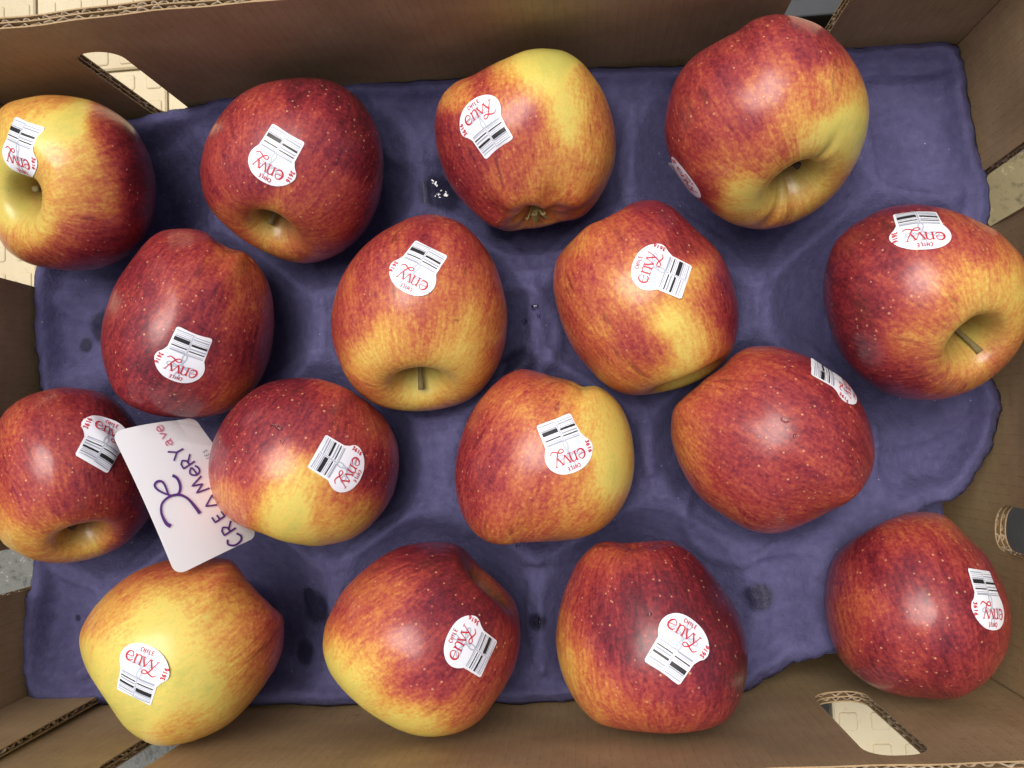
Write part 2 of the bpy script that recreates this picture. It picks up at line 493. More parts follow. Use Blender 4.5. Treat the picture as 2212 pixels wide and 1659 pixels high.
def panel(name, A, B, out, z0, z1, holes, layers, u_ext=(0, 0), inward=0.0, wobble=0.0, bulge=0.0, skew=1.0):
    """corrugated panel: inner face on the line A-B, thickness outwards; local x = along, y = outwards, z = up"""
    A = np.array(A[:2]); B = np.array(B[:2])
    Ln = np.linalg.norm(B - A); t = (B - A) / Ln
    o2 = np.array(out, float); o2 -= t * np.dot(o2, t); o2 /= np.linalg.norm(o2)
    rect = [(-u_ext[0], z0), (Ln + u_ext[1], z0), (Ln + u_ext[1], z1), (-u_ext[0], z1)]
    top = []
    # slightly uneven cut top edge
    n = 60
    for k in range(n + 1):
        u = rect[2][0] + (rect[3][0] - rect[2][0]) * k / n
        top.append((u, z1 + wobble * math.sin(u * 61 + 1) + wobble * 0.6 * math.sin(u * 173)))
    bot = [(rect[0][0] + (rect[1][0] - rect[0][0]) * k / n, z0) for k in range(n)]
    def vert_edge(u, za, zb):
        return [(u, za + (zb - za) * k / 14) for k in range(1, 14)]
    outer = bot + [rect[1]] + vert_edge(rect[1][0], z0, z1) + top + vert_edge(rect[0][0], z1, z0)
    def bend(u, z):
        f = min(max(u / Ln, 0.0), 1.0) ** skew
        return bulge * math.sin(math.pi * f) * math.exp(-((z - 0.005) / 0.075) ** 2)
    loops = [outer] + [list(h) for h in holes]
    flat = [p for L in loops for p in L]
    nb_ = len(flat)
    edges, k = [], 0
    for L in loops:
        edges += [(k + i, k + (i + 1) % len(L)) for i in range(len(L))]; k += len(L)
    def in_loop(x, z, L):
        c = False; j = len(L) - 1
        for i in range(len(L)):
            if (L[i][1] > z) != (L[j][1] > z) and x < (L[j][0] - L[i][0]) * (z - L[i][1]) / (L[j][1] - L[i][1]) + L[i][0]: c = not c
            j = i
        return c
    grid = [(u, z) for u in np.arange(0.006, Ln - 0.004, 0.0085) for z in np.arange(z0 + 0.006, z1 - 0.003, 0.0085)
            if not any(in_loop(u, z, [(p[0], p[1]) for p in h]) for h in holes)]
    r_ = delaunay_2d_cdt([Vector(p) for p in flat + grid], edges, [], 0, 1e-7)
    flat2 = [(v.x, v.y) for v in r_[0]]
    tris = []
    for f in r_[2]:
        cx = sum(flat2[i][0] for i in f) / 3; cz = sum(flat2[i][1] for i in f) / 3
        if in_loop(cx, cz, outer) and not any(in_loop(cx, cz, list(h)) for h in holes): tris.append(tuple(f))
    thick = layers[-1][1]
    V, Fc = [], []
    def sheet(y0, y1):
        n0 = len(V)
        for p in flat2: V.append((p[0], y0 + bend(*p), p[1]))
        for p in flat2: V.append((p[0], y1 + bend(*p), p[1]))
        N = len(flat2)
        for a, b, c in tris:
            Fc.append((n0 + a, n0 + b, n0 + c)); Fc.append((n0 + N + c, n0 + N + b, n0 + N + a))
        k = 0
        for L in loops:
            m = len(L)
            for i in range(m):
                j = (i + 1) % m
                Fc.append((n0 + k + i, n0 + k + j, n0 + N + k + j, n0 + N + k + i))
            k += m
    for y0, y1 in layers: sheet(y0, y1)
    me = mesh_from(name, V, Fc)
    ob = link(name, me, M['card'], BOX, smooth=False)
    # object transform
    zax = Vector((0, 0, 1)); xax = Vector((t[0], t[1], 0)); yax = Vector((o2[0], o2[1], 0))
    org = A - o2 * inward
    mat = Matrix((xax, yax, zax)).transposed().to_4x4()
    mat.translation = Vector((org[0], org[1], 0))
    ob.parent = BOX
    ob.matrix_parent_inverse = Matrix.Identity(4)
    ob.matrix_local = Matrix.Translation((0, 0, -ZB)) @ mat
    # flutes and recessed core along every cut edge
    V, Fc, V2, F2 = [], [], [], []
    for li, L in enumerate(loops):
        P = resample(L, 0.0007)
        area = 0.5 * np.sum(P[:, 0] * np.roll(P[:, 1], -1) - np.roll(P[:, 0], -1) * P[:, 1])
        T = np.roll(P, -1, 0) - np.roll(P, 1, 0); T /= np.linalg.norm(T, axis=1)[:, None] + 1e-12
        Nn = np.stack([-T[:, 1], T[:, 0]], 1) * (1 if area > 0 else -1)     # into the loop
        if li > 0: Nn = -Nn
        d = np.linalg.norm(np.roll(P, -1, 0) - P, axis=1); s = np.concatenate([[0], np.cumsum(d)[:-1]])
        for gi in range(len(layers) - 1):
            ya, yb = layers[gi][1], layers[gi + 1][0]
            mid, am = (ya + yb) / 2, (yb - ya) / 2 * 0.98
            per = (0.0066, 0.0047)[gi % 2]
            y = mid + am * (0.80 + 0.20 * np.sin(s * 211 + li)) * np.sin(s * 2 * math.pi / per + 1.1 * np.sin(s * 90 + li) + 0.6 * np.sin(s * 37))
            jag = 0.0004 * np.sin(s * 2100 + li * 2) + 0.0005 * np.sin(s * 760) + 0.0005 * np.sin(s * 173 + 2) + 0.0004
            n0 = len(V); N = len(P)
            for k in range(N):
                a = P[k] + Nn[k] * (0.0003 + jag[k]); b = P[k] + Nn[k] * 0.0032
                V.append((a[0], y[k] + bend(*a), a[1])); V.append((b[0], y[k] + bend(*b), b[1]))
            for k in range(N):
                j = (k + 1) % N
                if gi == 0 and False: continue
                Fc.append((n0 + 2 * k, n0 + 2 * j, n0 + 2 * j + 1, n0 + 2 * k + 1))
            n1 = len(V2)
            for k in range(N):
                b = P[k] + Nn[k] * 0.0030
                V2.append((b[0], ya + bend(*b), b[1])); V2.append((b[0], yb + bend(*b), b[1]))
            for k in range(N):
                j = (k + 1) % N
                F2.append((n1 + 2 * k, n1 + 2 * j, n1 + 2 * j + 1, n1 + 2 * k + 1))
    f = link('corrugated_edge', mesh_from('corrugated_edge', V, Fc), M['flute'], ob)
    so = f.modifiers.new('paper', 'SOLIDIFY'); so.thickness = 0.00055; so.offset = 0
    c = link('edge_core', mesh_from('edge_core', V2, F2), M['core'], ob, smooth=False)
    return ob

DW = [(0.0, 0.0006), (0.0023, 0.0028), (0.0044, 0.0050)]       # double wall board
SW = [(0.0, 0.0005), (0.0028, 0.0033)]                         # single wall flap
panel('wall', TL, TR, (0, 1), ZB, ZT, [slot(0.0600, 0.0810, -0.022, 0.0630, 0.0095), slot(0.3775, 0.4030, -0.022, 0.0850, 0.0095)],
      DW, (TH, TH), wobble=0.0007, bulge=0.0055, skew=0.8)
panel('wall', BL, BR, (0, -1), ZB, ZT, [slot(0.0880, 0.1085, -0.004, 0.0825, 0.0095), slot(0.3890, 0.4125, 0.0010, 0.0830, 0.0095)],
      DW, (TH, TH), wobble=0.0006, bulge=0.0078)
panel('wall', TR, BR, (1, 0), ZB, ZT, [slot(0.0640, 0.0905, -0.014, 0.0740, 0.0095), slot(0.2215, 0.2425, -0.0070, 0.0740, 0.0095)],
      DW, (-0.0004, -0.0004), wobble=0.0006, bulge=0.0125)
panel('wall', TL, BL, (-1, 0), ZB, ZT, [slot(0.0640, 0.0862, -0.022, 0.0740, 0.0095), slot(0.2212, 0.2440, -0.022, 0.0740, 0.0095)],
      DW, (-0.0004, -0.0004), wobble=0.0006, bulge=0.0025)
# folded corner flap glued inside the near wall
dirb = (BR - BL) / np.linalg.norm(BR - BL)
fl0 = BL + dirb * 0.0008
fl1 = BL + dirb * 0.0410
nb = np.array([-dirb[1], dirb[0], 0.0])
panel('corner_flap', fl0 + nb * 0.0037, fl1 + nb * 0.0037, (0, -1), ZB + 0.006, ZT - 0.002, [], SW, (0, 0))
V, Fc = [], []
corners = [TL, TR, BR, BL]
n0 = 0
for z in (0.0003, 0.0040):
    for q in corners:
        cc = q * 0.9985
        V.append((cc[0], cc[1], z))
Fc = [(3, 2, 1, 0), (4, 5, 6, 7)] + [(k, (k + 1) % 4, 4 + (k + 1) % 4, 4 + k) for k in range(4)]
link('bottom', mesh_from('bottom', V, Fc), M['card'], BOX, smooth=False)
# ------------------------------------------------------------------ apples
# every apple: detail region, centre height, outline, flower/stem axis (lateral, in outline radii), blush samples, sticker
AP = []
def A(**k): AP.append(k)
A(reg=(0, 300, 800), z=.036, c=(570, 870), pole=('S', -.68, .20, .70), dip=(.42, .30), stem=(.27, 'stem'),
  out="480,152 750,200 950,300 1100,430 1210,620 1265,800 1275,980 1245,1180 1150,1370 990,1500 800,1575 600,1590 400,1570 230,1530 80,1440 0,1340 -70,1180 -110,1000 -115,800 -95,560 -50,350 20,250 120,195 300,158",
  bl="480,380,2 600,300,8 300,420,20 250,250,40 480,180,55 850,350,70 1000,550,92 1150,800,97 900,650,70 740,650,25 500,650,30 600,760,42 400,950,35 600,1000,40 800,900,50 900,1100,50 1100,1100,93 700,1250,65 850,1320,88 500,1400,70 300,1250,25 100,1150,12 50,900,10 150,1350,35 300,1500,75 700,1500,90 1050,1350,95 50,1380,60",
  st=(150, 575, -30, 220, 'E'), label='yellow and dark red apple in the upper left corner, cut by the picture edge')
A(reg=(750, 280, 800), z=.030, c=(830, 810), pole=('S', -.31, .74, .60), dip=(.38, .27), stem=(.32, 'stem'),
  out="960,52 1150,80 1320,180 1450,320 1540,500 1575,700 1570,900 1530,1100 1430,1300 1280,1450 1100,1540 920,1572 750,1540 550,1450 390,1350 230,1210 130,1070 85,900 85,740 130,560 230,380 370,220 540,120 740,70",
  bl="950,120,92 1300,250,92 600,250,75 400,400,78 1000,350,82 1400,600,90 1100,1050,75 1000,1150,68 800,1200,70 1200,1200,70 1000,1400,68 500,1080,85 200,900,80 350,1180,60 530,1240,20 650,1250,20 620,1420,40 700,1450,45 450,1400,75 1400,1250,85 850,1520,55 800,600,80",
  st=(690, 690, -110, 210, 'E'), label='all red speckled apple with visible stem, second from left in the far row')
A(reg=(1650, 150, 800), z=.031, c=(870, 830), pole=('C', .15, .90, .40), dip=(.24, .26), calyx=True, lobes=.035,
  out="1020,82 1180,105 1320,190 1430,320 1520,470 1580,650 1608,820 1600,1000 1550,1160 1470,1310 1380,1420 1270,1485 1130,1510 1000,1545 880,1560 740,1580 600,1540 480,1460 360,1340 260,1210 190,1060 140,880 125,700 150,560 210,440 310,350 450,295 600,215 750,145 880,95",
  bl="1100,160,2 1050,330,5 900,200,12 700,230,30 500,330,80 300,400,50 600,380,65 750,450,60 950,420,30 1200,550,20 1300,400,40 1480,500,50 1200,750,20 900,580,75 850,750,75 700,850,75 1050,850,50 1400,800,45 1530,700,60 1100,1050,50 1100,1150,40 850,1000,65 400,950,82 250,800,82 300,1150,85 700,1200,65 1000,1250,60 1350,1050,45 1450,1200,50 600,1400,80 850,1480,45 1000,1500,50 1250,1430,60 950,1380,50",
  st=(530, 715, -105, -190, 'E'), shift=-.03, label='green-yellow topped apple with its blossom end showing, by the far wall')
A(reg=(2600, 30, 880), z=.050, c=(800, 860), pole=('S', .38, .70, .60), dip=(.40, .30), stem=(.30, 'dark'), folds=True,
  out="850,50 1000,65 1180,130 1320,250 1430,390 1510,550 1550,720 1540,900 1490,1070 1410,1230 1300,1380 1150,1510 980,1600 800,1645 640,1635 480,1580 340,1480 210,1350 110,1200 50,1050 30,900 50,740 90,590 160,460 260,350 390,270 540,190 650,110 750,65",
  bl="850,120,80 500,300,78 300,400,80 520,480,82 800,500,65 700,650,62 400,700,70 150,600,80 100,900,85 250,1000,75 450,850,68 680,850,78 900,600,60 1000,800,40 950,900,40 800,1050,60 920,1020,72 600,1100,60 700,1200,60 400,1200,55 300,1280,80 600,1350,15 700,1420,8 500,1480,20 900,1280,30 1100,1050,30 1200,950,8 1400,850,5 1450,1000,10 1100,700,55 1250,650,50 1350,550,45 1450,450,60 1300,300,80 1100,250,78 1500,700,30 1150,1200,15 1350,1100,15 1250,1250,25 1350,1250,50 1100,1400,30 1000,1500,40 800,1600,50 600,1580,40 350,1450,80",
  st=(165, 1275, .92, .25, 'E'), label='largest apple, orange-red with a folded green stem hollow, in the far right corner')
A(reg=(350, 860, 800), z=.026, c=(800, 850), pole=('C', .47, -.86, .10), dip=(.2, .26), lobes=.02,
  out="750,82 880,88 980,125 1060,190 1150,240 1260,265 1350,340 1430,450 1490,600 1512,780 1510,950 1475,1150 1400,1320 1290,1470 1150,1570 1000,1615 820,1628 600,1618 420,1570 280,1490 180,1370 120,1200 92,1030 105,870 150,700 220,530 310,390 420,240 520,140 620,95",
  bl="750,150,78 900,250,75 600,250,82 400,500,85 250,700,80 700,500,75 900,600,75 1000,450,72 1200,350,60 1350,500,60 1250,600,62 1430,700,65 1030,580,90 1200,850,75 1450,900,80 600,750,75 400,850,88 200,1000,85 700,900,82 1150,1050,85 1300,1150,85 1200,1250,78 400,1200,90 300,1400,85 700,1450,90 900,1450,85 1000,1300,82 1150,1450,60 1300,1350,55 500,1550,85 1050,1580,60",
  st=(785, 1130, -100, 220, 'Y'), label='plain dark red apple directly above the white card')
A(reg=(1260, 820, 800), z=.027, c=(810, 850), pole=('S', -.01, .80, .58), dip=(.40, .25), stem=(.52, 'stem'),
  out="880,48 1020,70 1160,125 1280,230 1370,350 1440,480 1490,640 1525,800 1530,950 1510,1130 1460,1280 1370,1430 1270,1530 1140,1600 980,1640 820,1658 640,1650 480,1610 330,1520 220,1390 140,1220 95,1050 90,880 115,740 160,600 230,470 330,340 450,230 580,150 730,75",
  bl="880,120,70 650,250,72 450,350,72 780,150,78 1100,200,72 1250,350,72 1100,450,68 1350,550,65 1200,600,50 950,750,60 700,800,62 400,750,68 250,850,65 150,1000,72 300,1050,65 230,1200,68 600,1050,30 650,980,45 550,1100,25 350,1200,12 350,1280,8 430,1250,35 700,1130,50 800,1100,55 850,950,60 1050,950,45 1250,950,35 1290,1000,30 1400,900,60 1150,1150,15 1200,1230,12 1050,1300,10 1080,1100,45 950,1200,35 800,1250,45 700,1300,35 500,1350,35 550,1250,50 300,1350,60 350,1450,60 600,1480,40 800,1400,0 820,1500,0 750,1590,15 650,1560,35 850,1610,55 1000,1550,50 1000,1450,30 1150,1400,35 1300,1350,45 1400,1200,60 1250,1500,40 450,1570,50",
  st=(800, 475, -120, 190, 'Y'), label='orange-red apple whose yellow stem hollow faces the near side, centre left')
A(reg=(2150, 770, 800), z=.029, c=(810, 850), pole=('S', .48, .86, .17), dip=(.36, .30),
  out="830,35 950,50 1060,110 1160,210 1260,310 1380,420 1470,560 1530,720 1570,880 1575,1050 1545,1200 1480,1330 1380,1430 1250,1510 1100,1570 950,1605 800,1630 680,1625 560,1590 440,1510 340,1400 240,1280 160,1130 100,960 60,780 60,640 90,520 160,420 260,320 360,235 480,185 580,130 700,60",
  bl="850,150,85 1000,120,88 600,250,65 400,300,62 300,350,50 550,400,72 500,500,62 240,650,70 100,700,60 900,300,75 1100,300,82 1200,450,80 600,700,50 500,800,55 700,850,40 750,600,50 680,950,62 800,1020,65 300,900,65 200,1050,65 450,1100,50 650,1150,70 750,1250,72 400,1250,65 900,1200,65 940,870,60 1050,1000,8 1020,950,10 950,1050,12 1200,700,30 1250,650,35 1200,850,55 1250,950,55 1350,750,78 1450,700,92 1450,900,90 1500,1050,92 1350,950,75 1250,1050,30 1150,1100,15 1280,1180,20 1100,1280,20 1150,1350,20 1400,1150,65 1400,1300,60 1250,1350,35 950,1300,65 900,1450,60 700,1500,62 600,1400,65 500,1450,50 750,1600,45 950,1560,20 1100,1480,10",
  st=(950, 615, -215, -85, 'Y'), label='orange apple with a yellow patch under its sticker, centre right of the upper middle row')
A(reg=(3200, 780, 832), z=.046, c=(890, 820), pole=('S', .54, .48, .69), dip=(.70, .31), broad=.18, stem=(.56, 'stem'),
  out="780,45 930,60 1120,105 1300,180 1450,260 1560,360 1640,450 1690,580 1715,720 1710,900 1665,1090 1590,1230 1470,1360 1320,1470 1140,1550 960,1585 780,1580 600,1540 450,1460 310,1340 210,1200 140,1040 90,860 80,680 110,500 180,340 290,230 420,150 580,75",
  bl="780,90,90 500,180,88 300,350,85 450,450,82 650,500,85 500,600,75 300,650,90 200,700,92 150,900,92 350,800,90 500,850,90 650,750,78 800,700,70 700,900,68 550,950,75 800,450,75 1000,400,68 1100,250,72 1300,300,68 1370,400,70 1500,450,55 1200,550,50 1000,600,55 1150,680,40 1350,700,35 1500,600,35 1600,750,25 1450,850,30 1250,850,40 1050,850,55 950,900,60 1100,950,50 850,1050,55 700,1100,55 750,1250,60 600,1250,72 400,1050,90 250,1150,92 400,1300,90 600,1400,88 800,1370,80 950,1300,55 800,1500,82 1000,1450,65 1150,1450,55 1050,1500,70 1150,1300,35 1250,1250,30 1400,1250,65 1350,1350,50 1250,1400,45 1500,1150,50 1550,1050,35 1600,1150,50 1250,1080,10 1400,1000,30 1150,1150,35 1500,950,40",
  st=(845, 215, 40, 130, 'Y'), label='red and orange apple with a deep dark stem hollow against the right wall')
A(reg=(0, 1480, 800), z=.034, c=(560, 810), pole=('S', .21, .80, .56), dip=(.36, .27), stem=(.30, 'dark'),
  out="450,100 620,98 780,120 920,185 1040,290 1140,440 1210,600 1250,780 1260,950 1230,1130 1160,1240 1040,1360 900,1440 720,1500 500,1530 300,1510 150,1450 40,1380 -40,1270 -85,1100 -105,900 -100,720 -65,540 0,350 90,245 230,160",
  bl="450,180,75 250,250,72 100,350,68 700,200,85 900,250,90 400,350,82 600,400,82 300,550,78 500,550,75 700,850,82 600,700,75 300,750,72 100,700,75 450,900,72 200,950,80 700,1000,82 800,1000,75 1000,900,80 1100,1000,90 1000,1200,88 550,1130,88 700,1200,85 400,1000,68 150,1100,65 300,1150,68 400,1250,60 50,1200,45 100,1350,20 250,1360,20 200,1300,50 500,1320,25 550,1300,15 750,1360,5 700,1380,10 800,1320,30 550,1430,45 600,1400,45 730,1420,50 850,1400,55 400,1450,50 250,1450,60 150,1420,40 900,1350,82 600,1500,45 0,900,70 0,500,70",
  st=(845, 545, 90, -190, 'E'), crinkle=.0005, label='red apple at the left edge, its sticker half covered by the white card')
A(reg=(800, 1430, 800), z=.030, c=(820, 810), pole=('C', .36, -.92, .08), dip=(.2, .26), lobes=.015,
  out="800,118 950,130 1100,175 1230,240 1350,320 1460,420 1540,540 1590,680 1600,830 1580,980 1530,1120 1440,1250 1330,1360 1200,1440 1050,1480 900,1495 750,1475 620,1445 500,1400 370,1360 250,1300 140,1200 75,1070 45,930 45,800 80,640 140,510 230,380 330,280 450,195 600,140",
  bl="800,200,92 1000,170,60 600,250,90 400,400,88 300,550,88 150,700,88 600,400,82 800,400,85 1000,350,88 1200,350,85 1400,450,72 1300,500,72 1150,500,75 900,550,82 600,600,88 800,650,78 500,700,85 300,750,82 450,900,82 300,950,80 150,900,78 600,850,60 700,800,35 750,880,30 800,1000,15 600,950,45 700,950,15 550,1050,25 600,1150,5 750,1150,5 500,1200,15 450,1100,70 350,1100,75 200,1100,40 180,1080,35 130,1150,75 280,1250,65 400,1250,55 600,1300,8 800,1300,12 700,1400,10 550,1380,40 850,1450,25 950,850,35 900,950,35 1000,1050,45 900,1100,30 1000,1250,40 1050,1180,55 1150,1150,55 1200,1080,75 1250,1200,30 1100,1300,20 1350,1180,20 1150,1380,35 1350,1050,90 1450,950,90 1400,750,80 1500,700,75 1550,600,65 1550,900,80 1500,1100,75 1400,1200,60 1250,600,80 1000,700,70",
  st=(1110, 825, 190, 120, 'E'), label='dark red apple with a bright yellow patch, on the right of the white card')
A(reg=(1760, 1420, 800), z=.030, c=(800, 800), pole=('S', .38, -.91, .12), dip=(.22, .26), lobes=.02,
  out="640,65 760,90 880,130 1010,165 1110,205 1180,195 1260,220 1350,290 1430,390 1490,530 1520,680 1530,850 1505,1020 1450,1160 1360,1290 1240,1390 1090,1450 950,1470 830,1478 700,1485 580,1495 470,1510 350,1490 240,1420 150,1310 95,1180 65,1020 65,870 95,700 150,530 220,390 310,270 420,160 520,95",
  bl="640,120,72 450,200,72 800,150,60 1000,220,50 700,300,62 500,350,55 400,400,62 600,400,45 850,300,60 950,350,58 1100,300,30 1200,300,15 1250,350,12 1350,330,30 1400,450,20 1250,450,15 1150,400,40 900,500,50 250,500,75 150,700,80 400,600,68 600,600,62 350,800,78 150,950,82 300,1000,82 500,700,72 500,900,70 700,700,62 750,870,72 650,950,65 850,1000,60 800,950,72 650,1050,55 1000,1000,50 1100,950,50 1200,600,30 1300,600,10 1400,700,10 1450,550,25 1300,800,8 1350,950,2 1300,1050,8 1450,900,20 1200,900,35 1200,1050,35 1400,1100,40 1480,750,30 1250,1200,45 1100,1200,50 1000,1300,48 900,1150,55 700,1150,60 550,1150,75 400,1100,75 300,1250,75 200,1200,75 450,1300,60 600,1300,55 800,1350,62 700,1420,55 450,1450,50 300,1400,60 950,1430,45 1150,1400,42 1300,1300,42",
  st=(960, 675, 90, 210, 'E'), label='apple in the very middle, red on the left and yellow on the right')
A(reg=(2620, 1330, 860), z=.036, c=(830, 780), pole=('S', -.83, -.54, .08), dip=(.2, .28), lobes=.015,
  out="720,62 880,75 1010,115 1130,170 1250,250 1370,340 1470,470 1540,610 1585,770 1590,920 1550,1060 1470,1180 1360,1270 1230,1330 1110,1390 1000,1440 880,1480 750,1485 610,1450 470,1370 350,1290 250,1200 170,1090 100,950 50,800 40,660 65,530 130,450 230,370 330,290 420,230 510,140 610,80",
  bl="720,120,65 900,130,70 600,200,62 450,250,58 700,250,65 900,250,75 1050,250,75 500,350,68 300,400,60 150,500,55 100,650,55 250,600,70 450,500,70 600,500,72 800,400,78 1000,450,75 1200,450,80 1350,600,78 1450,700,80 1150,600,78 900,600,75 700,650,72 500,700,75 300,750,65 150,800,50 200,900,45 220,1000,50 300,1020,70 400,850,75 600,850,72 800,800,75 1000,800,72 1200,850,68 1350,800,82 1500,900,78 1450,1050,72 1250,1000,68 1050,950,72 800,1000,72 600,1050,72 450,1000,78 350,1150,55 500,1150,75 700,1150,78 900,1150,75 1100,1150,75 1300,1150,72 1250,1250,62 1000,1300,72 800,1350,75 600,1350,70 450,1300,55 700,1430,62 900,1420,62 1100,1350,60",
  st=(1290, 318, .8, .6, 'Y'), shift=.05, label='brick red speckled apple with its sticker at the edge of its right shoulder')
A(reg=(280, 2150, 860), z=.047, c=(830, 800), pole=('S', .79, -.61, .05), dip=(.22, .28), lobes=.015,
  out="900,85 1000,78 1120,85 1220,110 1290,180 1350,270 1420,350 1520,440 1600,520 1622,620 1615,760 1580,880 1510,1000 1430,1110 1320,1240 1200,1350 1060,1430 900,1490 740,1520 610,1505 500,1450 400,1370 320,1260 270,1180 200,1080 130,970 80,850 60,730 80,620 140,510 230,400 350,290 480,200 620,140 760,100",
  bl="900,150,60 700,200,60 500,300,60 350,380,55 250,450,30 200,500,50 120,600,55 150,750,25 300,550,30 350,600,40 500,450,30 600,450,15 550,600,5 400,700,10 700,450,15 850,400,20 850,320,55 1050,250,55 1150,200,60 1000,400,35 1200,350,50 1350,400,55 1450,500,65 1550,550,70 1510,650,80 1400,550,50 1250,500,40 1100,550,35 950,600,30 800,600,12 700,700,10 900,750,15 1050,750,25 1200,700,40 1350,700,40 1450,800,55 1550,800,70 1500,900,65 1400,900,45 1250,900,35 1100,900,20 900,950,12 800,1050,8 1000,1100,8 1100,1150,2 1250,1050,30 1380,1050,50 1250,1200,40 1100,1280,30 900,1200,12 700,1200,10 800,1200,25 500,1300,5 400,1250,5 250,1050,10 120,900,15 200,850,12 600,1350,12 700,1450,35 850,1400,30 900,1300,35 1050,1380,35 600,1480,30",
  st=(515, 980, 70, -215, 'Y'), label='mostly yellow apple in the near left corner below the white card')
A(reg=(1240, 2100, 840), z=.044, c=(820, 830), pole=('S', .74, -.60, .30), dip=(.34, .26), lobes=.015,
  out="920,62 1050,70 1150,110 1220,180 1290,260 1370,330 1460,410 1540,500 1585,620 1600,760 1590,900 1550,1050 1480,1190 1400,1310 1320,1420 1220,1500 1100,1555 950,1582 800,1575 650,1530 520,1460 400,1380 290,1290 190,1190 110,1070 65,930 65,800 90,680 150,560 230,430 340,320 470,210 620,120 760,80",
  bl="920,120,93 1100,150,90 700,180,85 500,280,80 800,280,88 1000,300,90 1200,250,85 1300,400,78 1350,300,55 1450,480,80 1350,550,92 1500,600,85 400,380,60 300,500,62 500,450,55 680,370,55 600,500,60 800,500,75 950,450,88 1100,450,90 1200,600,92 900,600,85 700,600,68 200,620,68 400,650,60 250,720,65 120,750,50 100,900,25 250,850,45 400,800,50 450,700,50 600,800,60 750,780,78 700,900,68 900,750,80 950,950,80 800,1000,75 600,950,50 500,950,35 300,950,40 150,1000,5 250,1050,15 400,1050,30 200,1130,2 350,1200,5 450,1150,20 550,1100,60 600,1180,75 750,1150,75 900,1150,78 850,1250,75 700,1280,65 530,1250,45 450,1300,10 600,1330,30 900,1350,65 800,1380,30 700,1400,8 600,1430,2 850,1450,10 900,1520,5 1000,1430,40 1030,1250,78 1100,1150,72 1200,1250,60 1250,1150,68 1400,1150,65 1450,1000,72 1530,850,75 1500,1050,75 1400,750,85 1300,1350,60 1150,1400,50 1200,1480,55 1050,1530,35 1100,950,82",
  st=(1225, 890, -170, -110, 'Y'), shift=.03, label='dark red apple with a yellow lower left rim, second from left in the near row')
A(reg=(2160, 2080, 820), z=.042, c=(830, 860), pole=('C', -.10, -.94, .22), dip=(.18, .28), lobes=.02,
  out="490,95 560,105 640,112 760,105 900,95 1000,105 1090,160 1190,240 1290,350 1390,480 1470,600 1540,760 1585,930 1590,1080 1570,1250 1520,1400 1420,1530 1280,1600 1120,1630 940,1638 760,1625 580,1605 430,1570 310,1490 210,1370 130,1220 80,1060 60,900 70,740 100,580 150,430 210,300 290,200 390,120",
  bl="500,150,60 350,220,50 700,180,65 900,200,70 1050,200,80 500,300,65 400,400,72 250,400,65 150,500,60 700,400,80 900,350,80 1150,400,88 1300,550,92 1450,700,92 600,550,80 800,550,82 1000,550,85 350,650,78 200,650,65 100,750,40 150,850,60 80,900,30 300,850,75 500,800,82 600,750,75 800,750,78 540,950,90 400,900,72 700,900,80 250,950,50 120,1000,25 200,1050,20 300,1050,45 450,1050,68 600,1100,75 750,1100,78 200,1200,22 350,1150,55 400,1250,35 300,1300,45 280,1400,35 500,1250,50 620,1200,72 500,1400,42 400,1450,45 600,1400,60 700,1300,65 850,1300,72 750,1450,60 600,1550,55 850,1550,60 900,1450,55 1050,1350,78 1200,1350,75 1250,1200,82 1400,1100,85 1500,950,90 1400,900,88 1350,700,88 1500,1200,88 1400,1400,75 1200,1500,65 1050,1500,60 1000,1600,60 1300,1500,70 950,1250,75",
  st=(1030, 950, 110, -190, 'Y'), shift=.09, label='flat topped red apple with an orange left side, third from left in the near row')
A(reg=(3200, 1980, 832), z=.024, c=(830, 850), pole=('S', -.30, -.94, .12), dip=(.26, .28), lobes=.015,
  out="900,70 1030,95 1130,170 1210,260 1300,340 1380,430 1440,540 1510,680 1555,850 1560,1000 1530,1150 1460,1290 1370,1400 1240,1490 1110,1540 960,1545 800,1530 640,1505 490,1450 360,1370 250,1270 170,1140 120,980 95,820 100,650 130,500 200,380 320,270 460,175 600,105 750,75",
  bl="950,150,45 800,200,60 1050,250,60 900,280,72 600,300,65 400,350,75 300,500,72 200,600,70 500,500,75 700,500,75 1000,500,75 1250,450,70 150,800,62 350,850,62 500,800,62 420,900,60 700,650,78 900,600,75 1100,650,75 1100,450,68 700,850,72 900,900,70 850,1000,60 1000,1000,72 1200,900,78 1300,1100,80 1450,1000,65 1500,1100,70 200,1000,60 300,1100,65 400,1280,80 500,1050,75 600,1080,82 700,1150,75 800,1300,65 1000,1200,80 1100,1150,82 600,1300,72 800,1450,80 1000,1400,75 1050,1480,82 1250,1300,75 1400,1250,65 250,1200,55 450,1420,70 700,1500,75 1200,1450,75",
  st=(1385, 745, 50, 215, 'Y'), shift=.08, label='red apple lying off the tray in the near right corner of the box')

